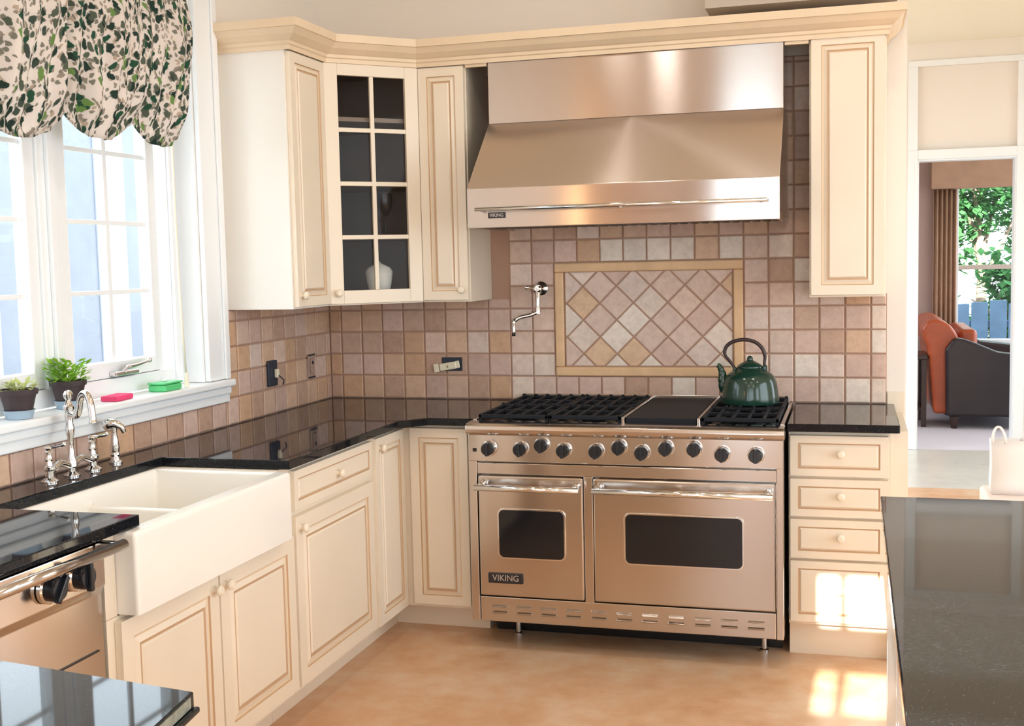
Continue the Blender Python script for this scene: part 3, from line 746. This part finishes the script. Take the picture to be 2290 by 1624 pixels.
# ------------------------------------------------------------------ farmhouse sink
sk = thing('farmhouse_sink', 'white fireclay apron front double bowl sink', 'sink', (0, 0, 0))
xs = [.13, .178, .605, .662]; ys = [-2.602, -2.50, -2.135, -2.11, -1.765, -1.742]
H = {}
for i in range(3):
    for j in range(5):
        h = .8825
        if i == 1 and j in (1, 3): h = .665
        if i == 1 and j == 2: h = .835
        H[i, j] = h
bm = bmesh.new(); vd = {}
def V(x, y, z):
    k = (round(x, 5), round(y, 5), round(z, 5))
    if k not in vd: vd[k] = bm.verts.new(k)
    return vd[k]
def face(*p):
    try: bm.faces.new([V(*q) for q in p])
    except ValueError: pass
ZSB = .69
zl = sorted({.8825, .665, .835})
def vwall(xa, ya, xb, yb, za, zb):
    zz = [za] + [z for z in zl if za < z < zb] + [zb]
    for a, c2 in zip(zz, zz[1:]): face((xa, ya, a), (xb, yb, a), (xb, yb, c2), (xa, ya, c2))
for (i, j), h in H.items():
    x0, x1, y0, y1 = xs[i], xs[i + 1], ys[j], ys[j + 1]
    face((x0, y0, h), (x1, y0, h), (x1, y1, h), (x0, y1, h))
    h2 = H.get((i + 1, j))
    if h2 is not None and abs(h2 - h) > 1e-6: vwall(x1, y0, x1, y1, min(h, h2), max(h, h2))
    h2 = H.get((i, j + 1))
    if h2 is not None and abs(h2 - h) > 1e-6: vwall(x0, y1, x1, y1, min(h, h2), max(h, h2))
bmesh.ops.remove_doubles(bm, verts=bm.verts, dist=1e-5)
# outer skirt
for a, c2 in ((xs[0], xs[1]), (xs[1], xs[2]), (xs[2], xs[3])):
    for y in (ys[0], ys[-1]): face((a, y, .668), (c2, y, .668), (c2, y, .8825), (a, y, .8825))
for a, c2 in zip(ys, ys[1:]):
    for xx in (xs[0], xs[3]): face((xx, a, .668), (xx, c2, .668), (xx, c2, .8825), (xx, a, .8825))
bmesh.ops.remove_doubles(bm, verts=bm.verts, dist=1e-5)
bmesh.ops.recalc_face_normals(bm, faces=bm.faces)
me = bpy.data.meshes.new('basin'); bm.to_mesh(me); bm.free(); me.materials.append(M['sink'])
for p in me.polygons: p.use_smooth = True
ob = bpy.data.objects.new('basin', me); COL.objects.link(ob); ob.parent = sk
bv = ob.modifiers.new('round', 'BEVEL'); bv.width = .011; bv.segments = 4; bv.limit_method = 'ANGLE'; ob.modifiers.new('normals', 'WEIGHTED_NORMAL')
for y in (-2.32, -1.94):
    B().lathe([(.001, 0), (.03, .0005), (.042, .003), (.045, .0005)], 'chrome', (.39, y, .6655), 24).build('drain', sk)

# faucet
fa = thing('kitchen_faucet', 'chrome bridge faucet with arched spout behind the sink', 'faucet', (.09, -2.075, .9145))
def post_prof(h): return [(.024, 0), (.024, .004), (.018, .008), (.013, .016), (.012, h)]
for dy in (-.105, .105):
    B().lathe([(.026, 0), (.026, .004), (.02, .009), (.013, .014), (.013, .034), (.019, .038), (.019, .046), (.012, .05), (.010, .062), (.014, .068), (.010, .078), (.012, .09), (.006, .10), (.001, .103)], 'chrome', (0, dy, 0), 24).build('valve', fa)
    hl = B().lathe([(.010, .098), (.012, .102), (.010, .108), (.001, .11)], 'chrome', (0, dy, 0), 16)
    hl.tube([(-.004, dy, .104), (.02, dy + .005, .106), (.045, dy + .012, .112)], [.006, .0045, .006], 'chrome', 10).sphere((.047, dy + .013, .113), .007, 'chrome')
    hl.build('lever_handle', fa)
B().lathe([(.026, 0), (.026, .004), (.018, .009), (.011, .014), (.011, .03)], 'chrome', (0, 0, 0), 24).build('centre_foot', fa)
pts = [(0, -.105 + .21 * k / 20, .040 - .010 * math.cos(4 * PI * k / 20) * .8) for k in range(21)]
B().tube(pts, [.011 if k % 10 else .014 for k in range(21)], 'chrome', 14).build('bridge', fa)
B().lathe([(.018, .03), (.016, .05), (.010, .065), (.009, .12), (.013, .13), (.014, .15), (.010, .165), (.013, .185), (.012, .20), (.016, .205), (.017, .215), (.010, .225), (.008, .235), (.013, .242), (.015, .252), (.010, .262), (.001, .266)], 'chrome', (0, 0, 0), 24).build('spout_post', fa)
sp = [(0, 0, .195), (.022, 0, .190), (.040, 0, .189), (.053, 0, .204), (.060, 0, .230), (.072, 0, .252), (.088, 0, .260), (.104, 0, .254), (.116, 0, .234), (.122, 0, .208), (.125, 0, .184), (.126, 0, .172)]
sp = [(x * .93, -x * .36, z) for x, y, z in sp]
def smooth_path(p, n=4):
    out = []; P = [Vector(q) for q in p]
    for k in range(len(P) - 1):
        a, b_, c_, d_ = P[max(k - 1, 0)], P[k], P[k + 1], P[min(k + 2, len(P) - 1)]
        for i in range(n):
            t_ = i / n; out.append(.5 * ((2 * b_) + (c_ - a) * t_ + (2 * a - 5 * b_ + 4 * c_ - d_) * t_ ** 2 + (3 * b_ - a - 3 * c_ + d_) * t_ ** 3))
    return out + [P[-1]]
q = smooth_path(sp); B().tube(q, [.0105] * (len(q) - 3) + [.012, .013, .013], 'chrome', 14).build('spout', fa)
ss = thing('side_sprayer', 'chrome side sprayer standing right of the bridge faucet', 'sprayer', (.085, -1.845, .9145))
B().lathe([(.022, 0), (.022, .005), (.015, .010), (.012, .022), (.016, .028), (.014, .036)], 'chrome', n=24).build('base', ss)
B().lathe([(.013, .037), (.015, .05), (.012, .075), (.009, .10), (.011, .115)], 'chrome', n=24).build('handle', ss)
B().tube([(-.030, -.012, .122), (-.012, -.005, .132), (.008, 0, .130), (.026, .004, .118), (.034, .006, .100)], [.016, .018, .014, .010, .007], 'chrome', 16).build('spray_head', ss)

# ------------------------------------------------------------------ dishwasher
dw = thing('dishwasher', 'stainless dishwasher with two black knobs under the counter left of the sink', 'dishwasher', (0, -3.262, 0), R90)
Wd = .604
B().box(.002, Wd - .002, -.585, -.03, .10, .880, 'darksteel').build('body', dw, smooth=0)
B().box(.002, Wd - .002, -.52, -.05, 0, .099, 'blackenamel').build('toe_kick', dw, smooth=0)
door = B().prism([(-.60, .125), (-.600, .745), (-.612, .765), (-.612, .872), (-.587, .878), (-.587, .125)], .004, Wd - .004, 'steel', .003, axis='x').build('door', dw)
B().box(.03, Wd - .03, -.6035, -.6005, .60, .604, 'darksteel').build('panel_line', door)
B().box(.05, .20, -.6155, -.6125, .845, .863, 'blackenamel', .002).build('vent', door)
h = B().tube([(.02, -.672, .868), (Wd - .006, -.672, .868)], .0135, 'steel', 18).build('handle', door)
for xx in (.045, Wd - .03): B().box(xx - .012, xx + .012, -.668, -.6125, .856, .880, 'steel', .004).build('handle_bracket', h)
for xx, rz in ((.375, .6), (.48, 0)):
    k = B().lathe([(.036, -.002), (.036, -.012), (.032, -.016), (.001, -.016)], 'chrome', (xx, -.6125, .815), 28, axis='y').build('knob_bezel', door)
    kk = B().lathe([(.029, -.0165), (.029, -.036), (.026, -.042), (.001, -.042)], 'blackplastic', (0, 0, 0), 28, axis='y').box(-.007, .007, -.052, -.036, -.033, .033, 'blackplastic', .003).build('knob', k)
    kk.location = (xx, -.6125, .815); kk.rotation_euler[1] = rz

# ------------------------------------------------------------------ range
X0 = .939; RW = 1.214
rg = thing('range', 'wide stainless professional range with two ovens', 'range', (X0, 0, 0))
YF = -.77
b = B().box(.004, RW - .004, -.70, -.03, .125, .868, 'steel', .001); b.build('body', rg, smooth=0)
b = B().box(0, .034, YF, -.70, .118, .868, 'steel', .003).box(RW - .026, RW, YF, -.70, .118, .868, 'steel', .003)
b.box(.034, RW - .026, YF + .006, -.70, .7095, .7545, 'steel', .003).box(.462, .4985, YF + .004, -.70, .216, .709, 'steel', .003)
b.build('front_frame', rg)
cpz = B().prism([(-.771, .760), (-.771, .868), (-.70, .868), (-.70, .760)], .002, RW - .002, 'steel', .003, axis='x').build('control_panel', rg)
b = B().prism([(-.700, .8685), (-.778, .8685), (-.790, .876), (-.794, .890), (-.790, .904), (-.778, .912), (-.745, .914), (-.700, .914)], -.004, RW + .004, 'steel', .002, axis='x').build('bullnose', rg)
B().box(.02, .035, -.7745, -.7715, .799, .813, 'blackenamel', .001).build('switch', cpz)
for kx, kz in ((1.028, .810), (1.157, .810), (1.242, .827), (1.329, .809), (1.456, .809), (1.545, .826), (1.632, .808), (1.723, .826), (1.829, .826), (1.932, .809), (2.055, .808)):
    kz += .004
    bz = B().lathe([(.031, 0), (.031, -.010), (.028, -.016), (.001, -.016)], 'chrome', (kx - X0, -.7715, kz), 28, axis='y').build('knob_bezel', rg)
    B().lathe([(.0255, -.0165), (.0255, -.034), (.022, -.040), (.001, -.040)], 'blackplastic', (kx - X0, -.7715, kz), 28, axis='y').box(kx - X0 - .006, kx - X0 + .006, -.7715 - .048, -.7715 - .034, kz - .026, kz + .026, 'blackplastic', .003).build('knob', bz)
def oven(x0, x1, wx0, wx1, hx0, hx1):
    x0, x1, wx0, wx1, hx0, hx1 = [v - X0 for v in (x0, x1, wx0, wx1, hx0, hx1)]
    d = B().box(x0, x1, YF - .004, -.702, .2235, .704, 'steel', .006).build('oven_door', rg)
    z0, z1 = .383, .572
    def rr(x0, x1, z0, z1, r, n=6):
        out = []
        for cx, cz, a in ((x1 - r, z1 - r, 0), (x0 + r, z1 - r, R90), (x0 + r, z0 + r, PI), (x1 - r, z0 + r, 3 * R90)):
            for k in range(n + 1): out.append((cx + r * math.cos(a + R90 * k / n), cz + r * math.sin(a + R90 * k / n)))
        return out
    w = B().prism(rr(wx0 - .007, wx1 + .007, z0 - .007, z1 + .007, .026), YF - .0095, YF - .0045, 'chrome', .002, axis='y').build('window_trim', d)
    B().prism(rr(wx0, wx1, z0, z1, .02), YF - .0125, YF - .0096, 'ovenglass', .001, axis='y').build('oven_window', d)
    h = B().tube([(hx0, YF - .062, .667), (hx1, YF - .062, .667)], .0125, 'chrome', 20).build('handle', d)
    for xx in (hx0 + .018, hx1 - .018):
        B().cyl((xx, YF - .056, .667), (xx, YF - .005, .672), .012, 'chrome', .016).build('handle_bracket', h)
    return d
dl = oven(.977, 1.399, 1.062, 1.324, .980, 1.396)
oven(1.440, 2.124, 1.565, 2.004, 1.448, 2.118)
bd = B().box(1.013 - X0, 1.155 - X0, YF - .0085, YF - .0045, .277, .318, 'badge', .004).build('badge', dl)
lettering('VIKING', .034, 'letter', bd, (1.084 - X0, YF - .0088, .2975), sx=.98)
kp = B().box(.036, RW - .028, YF + .004, -.70, .118, .2175, 'steel', .003).build('kick_panel', rg)
for k in range(11):
    for z in (.181, .156):
        x = 1.024 - X0 + .0998 * k
        B().prism([(YF + .004, z - .006), (YF - .002, z - .005), (YF - .007, z + .001), (YF + .004, z + .006)], x, x + .062, 'steel', .0015, axis='x').build('louver', kp)
for x in (.128, 1.127):
    for y in (-.55, -.10):
        B().lathe([(.018, 0), (.018, .008), (.011, .012), (.011, .124)], 'chrome', (x, y, 0), 20).build('foot', rg)
B().box(.02, RW - .02, -.50, -.48, .0005, .124, 'blackenamel').build('void_shade', rg, smooth=0)  # black sheet put in for the shade beneath the range
# cooktop
B().box(.004, RW - .004, -.698, -.03, .869, .9005, 'blackenamel', .002).build('cooktop', rg)
B().box(.0, .016, -.699, -.015, .869, .918, 'steel', .002).box(RW - .016, RW, -.699, -.015, .869, .918, 'steel', .002).build('side_trim', rg)
B().box(.016, RW - .016, -.029, -.012, .869, .945, 'steel', .003).build('back_trim', rg)
for x in (.607, .897):
    B().box(x - .006, x + .006, -.699, -.031, .901, .934, 'steel', .003).build('divider_strip', rg)
def grate(x0, x1, y0, y1):
    b = B(); z0, z1 = .921, .937
    b.box(x0, x1, y0, y0 + .014, z0, z1, 'iron', .003).box(x0, x1, y1 - .014, y1, z0, z1, 'iron', .003).box(x0, x0 + .014, y0, y1, z0, z1, 'iron', .003).box(x1 - .014, x1, y0, y1, z0, z1, 'iron', .003)
    n = 5
    for k in range(1, n):
        x = x0 + (x1 - x0) * k / n; b.box(x - .006, x + .006, y0 + .01, y1 - .01, z0 + .001, z1 + .001, 'iron', .003)
    ym = (y0 + y1) / 2; b.box(x0 + .01, x1 - .01, ym - .006, ym + .006, z0, z1, 'iron', .003)
    for k in range(n + 1):
        x = x0 + .008 + (x1 - x0 - .016) * k / n; b.box(x - .006, x + .006, y1 - .012, y1, z1 - .004, z1 + .008, 'iron', .003)
    for xx in (x0 + .007, x1 - .007):
        for yy in (y0 + .007, y1 - .007): b.box(xx - .006, xx + .006, yy - .006, yy + .006, .9012, z0 + .002, 'iron')
    b.build('grate', rg)
def burner(x, y):
    B().lathe([(.05, .901), (.05, .907), (.04, .912), (.04, .916), (.001, .918)], 'iron', (x, y, 0), 24).build('burner', rg)
for x0, x1 in ((.022, .308), (.312, .598), (.906, 1.194)):
    for y0, y1 in ((-.695, -.365), (-.361, -.034)):
        grate(x0, x1, y0, y1); burner((x0 + x1) / 2, (y0 + y1) / 2)
B().box(.616, .888, -.695, -.034, .901, .932, 'iron', .004).build('griddle_cover', rg)

# ------------------------------------------------------------------ hood
hd = thing('range_hood', 'large stainless range hood with a front utensil rail', 'range hood', (.9197, 0, 0))
HW = 1.2148
B().box(.002, HW - .002, -.331, -.014, 2.1185, 2.462, 'steelv', .002).build('duct_cover', hd)
cb = B(); cb.prism([(-.014, 2.118), (-.331, 2.118), (-.647, 1.833), (-.647, 1.676), (-.632, 1.676), (-.632, 1.70), (-.014, 1.70)], 0, HW, 'steelc', .0025, axis='x')
for f in cb.bm.faces:
    if f.normal.y < -.95 and f.calc_center_median().y < -.64: f.material_index = cb.mi('steelv')
cb.build('canopy', hd)
B().box(.0, .014, -.631, -.014, 1.676, 1.6995, 'steelv', .001).box(HW - .014, HW, -.631, -.014, 1.676, 1.6995, 'steelv', .001).build('side_lip', hd)
for k in range(3):
    x0 = .02 + k * (HW - .04) / 3
    b = B()
    for j in range(9):
        xx = x0 + .012 + j * .043; b.box(xx, xx + .030, -.60, -.06, 1.684, 1.698, 'darksteel', .004)
    b.build('baffle_filter', hd)
rl = B().tube([(.05, -.702, 1.747), (1.172, -.702, 1.747)], .0075, 'chrome', 16).build('utensil_rail', hd)
for xx in (.07, .615, 1.15):
    B().cyl((xx, -.700, 1.747), (xx, -.6475, 1.747), .007, 'chrome', .011).build('rail_bracket', rl)
bd = B().box(.087, .159, -.6515, -.6475, 1.713, 1.736, 'badge', .002).build('badge', hd)
lettering('VIKING', .019, 'letter', bd, (.123, -.6518, 1.7245), sx=.92)

# ------------------------------------------------------------------ kettle
kt = thing('kettle', 'dark green enamel kettle with a brown loop handle on the right grates', 'kettle', (1.992, -.262, .9400))
B().lathe([(.001, .001), (.106, .0), (.1145, .004), (.1165, .012), (.1155, .032), (.1115, .062), (.1065, .090), (.098, .112), (.083, .127), (.065, .137), (.055, .143), (.051, .1475), (.001, .148)], 'kettle', n=48).build('body', kt)
ld = B().lathe([(.052, .1485), (.0515, .153), (.044, .161), (.030, .169), (.018, .175), (.012, .178), (.001, .179)], 'kettle', n=36).build('lid', kt)
B().lathe([(.0125, .1785), (.0125, .183), (.0105, .190), (.006, .195), (.001, .197)], 'kettle', n=20).build('lid_knob', ld)
B().tube(smooth_path([(-.075, 0, .035), (-.100, 0, .06), (-.110, 0, .095), (-.1125, 0, .125), (-.122, 0, .150), (-.132, 0, .158)]), [.026] * 4 + [.024] * 3 + [.02] * 3 + [.0165] * 3 + [.013] * 3 + [.0105] * 2 + [.010] * 3, 'kettle', 18).build('spout', kt)
hp = [(-.060, 0, .142), (-.078, 0, .170), (-.100, 0, .200), (-.098, 0, .228), (-.078, 0, .249), (-.045, 0, .260), (-.01, 0, .261), (.025, 0, .250), (.050, 0, .225), (.060, 0, .195), (.058, 0, .165), (.060, 0, .137)]
q = smooth_path(hp); n_ = len(q)
B().tube(q, [.0075 if 8 < k < n_ - 8 else .006 for k in range(n_)], 'kettlehandle', 14).build('handle', kt)
B().box(-.070, -.052, -.012, .012, .128, .150, 'kettle', .005).box(.050, .070, -.012, .012, .128, .158, 'kettle', .005).build('handle_lug', kt)

# ------------------------------------------------------------------ pot filler
pf = thing('pot_filler', 'chrome folding pot filler faucet on the tile left of the diamond panel', 'faucet', (1.052, -.013, 1.418))
B().lathe([(.031, 0), (.031, -.006), (.024, -.012), (.014, -.018), (.014, -.05), (.018, -.055), (.018, -.075), (.012, -.08)], 'chrome', n=24, axis='y').build('wall_flange', pf)
B().tube([(0, -.062, 0), (-.03, -.064, .004), (-.05, -.066, .006)], [.007, .006, .008], 'chrome').sphere((-.05, -.066, .006), .011, 'chrome').build('valve_handle', pf)
B().lathe([(.015, .015), (.016, 0), (.011, -.03), (.009, -.08), (.013, -.09), (.013, -.11), (.001, -.112)], 'chrome', (0, -.065, 0), 20).build('riser', pf)
B().tube(smooth_path([(.004, -.067, -.100), (-.03, -.075, -.115), (-.075, -.09, -.125), (-.100, -.10, -.140)]), .0095, 'chrome', 14).build('arm', pf)
B().tube([(-.100, -.10, -.130), (-.104, -.10, -.150), (-.104, -.10, -.185), (-.104, -.10, -.208)], [.011, .010, .009, .011], 'chrome', 16).build('spout', pf)

# ------------------------------------------------------------------ bag on stool beyond the island
st = thing('stool', 'pale upholstered stool behind the island', 'stool', (3.16, .55, 0))
B().box(-.19, .19, -.19, .19, .36, .445, 'stool', .02, 3).build('seat', st)
for sx in (-1, 1):
    for sy in (-1, 1):
        B().tube([(sx * .16, sy * .16, .362), (sx * .165, sy * .165, 0)], [.02, .013], 'stool', 12).build('leg', st)
bg = thing('paper_bag', 'white paper bag with two loop handles on the pale stool', 'bag', (3.13, .55, .4455))
b = B(); n = 10
def ringbag(z, w, dd, k):
    return [b.bm.verts.new(p) for p in ((-w, -dd, z), (0, -dd - .008 * k, z), (w, -dd, z), (w + .0, dd, z), (0, dd + .008 * k, z), (-w, dd, z))]
rs = [ringbag(z, w, dd, k) for z, w, dd, k in ((0, .13, .055, 0), (.05, .133, .056, 1), (.12, .13, .05, -.5), (.19, .131, .046, .7), (.245, .134, .042, .2))]
i = b.mi('bag'); b.bm.faces.new(rs[0][::-1]).material_index = i
for A, C in zip(rs, rs[1:]):
    for k in range(6): b.bm.faces.new((A[k], A[(k + 1) % 6], C[(k + 1) % 6], C[k])).material_index = i
o = b.build('bag_body', bg, smooth=50); o.modifiers.new('t', 'SOLIDIFY').thickness = .003
def loop(cx, y, tilt, h):
    return [(cx + .028 * math.cos(a) + tilt * math.sin(a), y, .232 + h * math.sin(a)) for a in [PI * k / 10 for k in range(11)]]
B().tube(loop(-.10, -.044, -.005, .075), .006, 'bag', 10).build('handle', bg)
B().tube(loop(.03, .042, .012, .07), .006, 'bag', 10).build('handle', bg)

# ------------------------------------------------------------------ living room
sf = thing('leather_sofa', 'rolled arm leather sofa seen from its side through the doorway', 'sofa', (3.05, 5.70, 0))
# sofa faces +x, its side faces the kitchen
B().prism([(.12, .10), (.95, .10), (.95, .40), (.12, .40)], .12, 1.45, 'shadedleather', .03, 3, axis='y').build('base', sf)
b = B().prism([(.03, .12), (.21, .12), (.25, .62), (.235, .80), (.17, .90), (.08, .955), (-.02, .945), (-.075, .87), (-.06, .78), (-.02, .70), (0, .5)], .10, 1.47, 'leather', .035, 4, axis='y'); b.build('backrest', sf)
def arm(y0, y1):
    b = B().prism([(.13, .11), (.97, .11), (.97, .56), (.90, .63), (.55, .67), (.30, .78), (.20, .80), (.12, .70)], y0, y1, 'shadedleather', .03, 4, axis='y'); b.build('arm', sf)
arm(0, .20); arm(1.37, 1.57)
for k in range(2):
    B().box(.26, .95, .22 + .57 * k, .77 + .57 * k, .405, .53, 'leather', .05, 4).build('seat_cushion', sf)
    B().box(.24, .40, .22 + .57 * k, .77 + .57 * k, .535, .86, 'leather', .05, 4).build('back_cushion', sf)
for x in (.20, .90):
    for y in (.06, 1.5):
        B().lathe([(.025, 0), (.035, .05), (.04, .108)], 'darkwood', (x, y, 0), 16).build('foot', sf)
stb = thing('side_table', 'small dark wood side table behind the sofa back', 'table', (2.93, 6.05, 0))
B().box(-.20, .10, -.25, .25, .60, .64, 'darkwood', .006).build('tabletop', stb)
for x in (-.17, .07):
    for y in (-.22, .22): B().box(x - .022, x + .022, y - .022, y + .022, 0, .599, 'darkwood', .004).build('leg', stb)
B().box(-.18, .08, -.23, .23, .15, .17, 'darkwood', .003).build('shelf', stb)
tag(B().box(-.13, .02, -.15, .15, 0, .30, 'darkwood', .01).build('storage_box', loc=(2.93, 6.05, .171)), 'dark box on the lower shelf of the side table', 'box')
w2 = sempty('window_2', (3.36, 7.5, 0))
b = B().box(0, .05, -.02, .1, .6, 2.32, 'white', .004).box(1.59, 1.64, -.02, .1, .6, 2.32, 'white', .004).box(.05, 1.59, -.02, .1, .6, .66, 'white', .004).box(.05, 1.59, -.02, .1, 2.26, 2.32, 'white', .004)
b.box(.05, 1.59, 0, .06, 1.36, 1.405, 'greysoffit', .004).box(.78, .82, 0, .06, .66, 2.26, 'white', .004)
lc(b, w2, 'window_frame')
lc(B().box(.04, 1.6, .03, .034, .65, 2.27, 'glass'), w2, 'glass_pane', smooth=0)
b = B(); bm = b.bm; i = b.mi('curtain'); prev = None
for k in range(41):
    u = k / 40; x = 3.17 + .22 * u; y = 7.44 + .022 * math.sin(u * 2 * PI * 5)
    cur = (bm.verts.new((x, y, .02)), bm.verts.new((x, y, 2.16)))
    if prev: bm.faces.new((prev[0], cur[0], cur[1], prev[1])).material_index = i
    prev = cur
o = b.build('curtain', smooth=80); o.modifiers.new('t', 'SOLIDIFY').thickness = .006
tag(o, 'long tan curtain hanging at the left of the living room window', 'curtain')
tag(B().box(3.14, 5.2, 7.36, 7.49, 2.165, 2.46, 'curtain', .008).build('window_valance'), 'boxy tan valance across the top of the living room window', 'valance')

# ------------------------------------------------------------------ outside
struct(B().box(-14, 16, -14, 24, -.35, -.25, 'grass').build('ground'))
fn = thing('plank_fence', 'blue grey plank fence across the yard beyond the living room', 'fence', (0, 9.3, -.25))
b = B()
for k in range(46): b.box(.5 + k * .2, .68 + k * .2, 0, .022, .05, 1.19 + .02 * (k % 3), 'fence', .002)
b.build('planks', fn)
B().box(.4, 9.8, .0225, .06, .2, .28, 'fence').box(.4, 9.8, .0225, .06, .92, 1.0, 'fence').build('rails', fn)
def tree(label, loc, h, r, lm, n, seed, name='tree', th=.5):
    q = random.Random(seed)
    t_ = thing(name, label, 'tree', loc, 0, 'trees in the back yard')
    b = B().tube([(0, 0, 0), (.05, .02, h * .3), (-.05, .05, h * .6), (0, 0, h * .8)], [.09, .07, .05, .02], 'bark', 10)
    for k in range(6):
        a = k * 1.05; b.tube([(0, 0, h * (.25 + .06 * k)), (r * .4 * math.cos(a), r * .4 * math.sin(a), h * (.5 + .05 * k)), (r * .75 * math.cos(a), r * .75 * math.sin(a), h * (.62 + .05 * k))], [.04, .025, .01], 'bark', 8)
    b.build('trunk', t_)
    b = B()
    cl = [(q.uniform(-r, r) * .7, q.uniform(-r, r) * .7, h * (1 - th) + q.random() * h * th, q.uniform(.3, .6) * r) for _ in range(16)]
    for k in range(n):
        cx, cy, cz, cr_ = q.choice(cl)
        d = Vector((q.gauss(0, 1), q.gauss(0, 1), q.gauss(0, 1))).normalized() * cr_ * q.random() ** .4
        leaf(b, (cx + d.x, cy + d.y, cz + d.z), (q.gauss(0, 1), q.gauss(0, 1), q.gauss(0, .6)), q.uniform(.10, .2), q.uniform(.07, .12), lm)
    b.build('crown', t_, smooth=0)
tree('tall light green tree seen at the upper left of the living room window', (4.2, 13.8, -.25), 4.6, 1.25, 'treeleaf', 9000, 1, th=.62)
tree('broad dark green tree farthest off beyond the plank fence', (5.6, 18.4, -.25), 6.2, 1.9, 'treeleaf2', 8000, 2, th=.8)
tree('low rounded green shrub closest behind the plank fence, right in the window view', (4.35, 10.7, -.25), 1.55, .7, 'treeleaf', 2600, 3, 'shrub', .8)
tree('slender leafy tree at the left edge of the living room window view', (2.6, 16.6, -.25), 4.8, 1.25, 'treeleaf2', 7000, 5, th=.85)
tree('rounded pale green shrub left of the other shrub beyond the plank fence', (3.25, 12.2, -.25), 2.2, .7, 'treeleaf', 2600, 8, 'shrub', .8)
nh = thing('neighbor_house', 'pale house wall outside the sink window', 'house', (-9.5, 0, -.25))
b = B().box(-.2, 0, -9, 14, 0, 4.3, 'siding')
b.build('wall', nh, smooth=0)
b = B()
for k in range(12): b.box(.001, .03, -6 + 1.6 * k, -5.2 + 1.6 * k, .2, 4.2, 'sidingwhite', .004)
b.build('corner_boards', nh)
# ------------------------------------------------------------------ light
wd = bpy.data.worlds.new('World'); S.world = wd; wd.use_nodes = True
bg_ = wd.node_tree.nodes['Background']; bg_.inputs[0].default_value = (.84, .93, 1, 1); bg_.inputs[1].default_value = 2.6
sun = bpy.data.lights.new('sun', 'SUN'); sun.energy = 12; sun.angle = math.radians(.35); sun.color = (1, .95, .86)
so = bpy.data.objects.new('sun', sun); COL.objects.link(so)
so.rotation_euler = Vector((.03, 1, -.42)).to_track_quat('-Z', 'Y').to_euler()
def portal(loc, rot, sx, sy):
    l = bpy.data.lights.new('portal', 'AREA'); l.shape = 'RECTANGLE'; l.size = sx; l.size_y = sy; l.cycles.is_portal = True
    o = bpy.data.objects.new('portal', l); COL.objects.link(o); o.location = loc; o.rotation_euler = rot
portal((-.17, -1.88, 1.82), (0, -R90, 0), 1.45, 1.5)
d3 = sempty('door_2', (1.22, RY, 0))
b = B().box(0, .05, -.09, -.03, .12, 3.04, 'white').box(.55, .60, -.09, -.03, .12, 3.04, 'white').box(.05, .55, -.09, -.03, .12, .50, 'white').box(.05, .55, -.09, -.03, 2.98, 3.04, 'white')
lc(b, d3, 'door_frame', smooth=0)
lc(B().box(.05, .55, -.062, -.058, .50, 2.98, 'glass'), d3, 'glass_pane', smooth=0)
struct(B().box(.3, 1.97, RY - 6.3, RY - .125, 3.08, 3.18, 'white').build('sun_blocker'))  # unseen slab added to keep the sun out of the rear door
l = bpy.data.lights.new('corner_lamp', 'POINT'); l.energy = 2.5; l.color = (1, .62, .30); l.shadow_soft_size = .05
o = bpy.data.objects.new('corner_lamp', l); COL.objects.link(o); o.location = (.10, -6.2, 1.9)
portal((1.52, RY - .13, 1.6), (R90, 0, 0), .6, 2.9)
portal((5.36, 2.1, 1.7), (0, R90, 0), 1.8, 2.6)
portal((3.05, RY - .13, 1.57), (R90, 0, 0), 1.96, 2.55)
portal((5.36, -3.5, 1.55), (0, R90, 0), 2.5, 5.4)
portal((4.2, 7.6, 1.45), (-R90, 0, 0), 1.64, 1.72)
# warm unseen fill lamps added under the ceiling
for x, y in ((1.2, -1.6), (2.6, -1.6), (1.2, -3.4), (2.6, -3.4), (3.9, -2.5), (2.0, -5.6), (3.8, -5.6)):
    l = bpy.data.lights.new('fill_lamp', 'AREA'); l.shape = 'DISK'; l.size = .16; l.energy = 3; l.color = (1, .93, .86)
    o = bpy.data.objects.new('fill_lamp', l); COL.objects.link(o); o.location = (x, y, CEIL - .006)

# ------------------------------------------------------------------ camera
cd = bpy.data.cameras.new('camera'); cam = bpy.data.objects.new('camera', cd); COL.objects.link(cam)
cd.sensor_fit = 'HORIZONTAL'; cd.sensor_width = 36; cd.lens = 2633.77 / 2290 * 36; cd.clip_start = .05
yaw, pit, rol = [math.radians(a) for a in (16.1978, -4.9181, -1.2751)]
fw = Vector((-math.sin(yaw) * math.cos(pit), math.cos(yaw) * math.cos(pit), math.sin(pit)))
rt = Vector((math.cos(yaw), math.sin(yaw), 0)); up = rt.cross(fw)
r2 = math.cos(rol) * rt + math.sin(rol) * up; u2 = -math.sin(rol) * rt + math.cos(rol) * up
cam.matrix_world = Matrix(((r2.x, u2.x, -fw.x, 2.3956), (r2.y, u2.y, -fw.y, -5.1366), (r2.z, u2.z, -fw.z, 1.5405), (0, 0, 0, 1)))
S.camera = cam
vs = S.view_settings; vs.view_transform = 'Standard'; vs.look = 'None'; vs.gamma = 1; vs.use_curve_mapping = False; vs.exposure = 1.05
S.cycles.max_bounces = 10; S.cycles.diffuse_bounces = 6; S.cycles.glossy_bounces = 5; S.cycles.transparent_max_bounces = 12
S.cycles.caustics_reflective = False; S.cycles.caustics_refractive = False; S.cycles.sample_clamp_indirect = 8
S.cycles.use_denoising = True
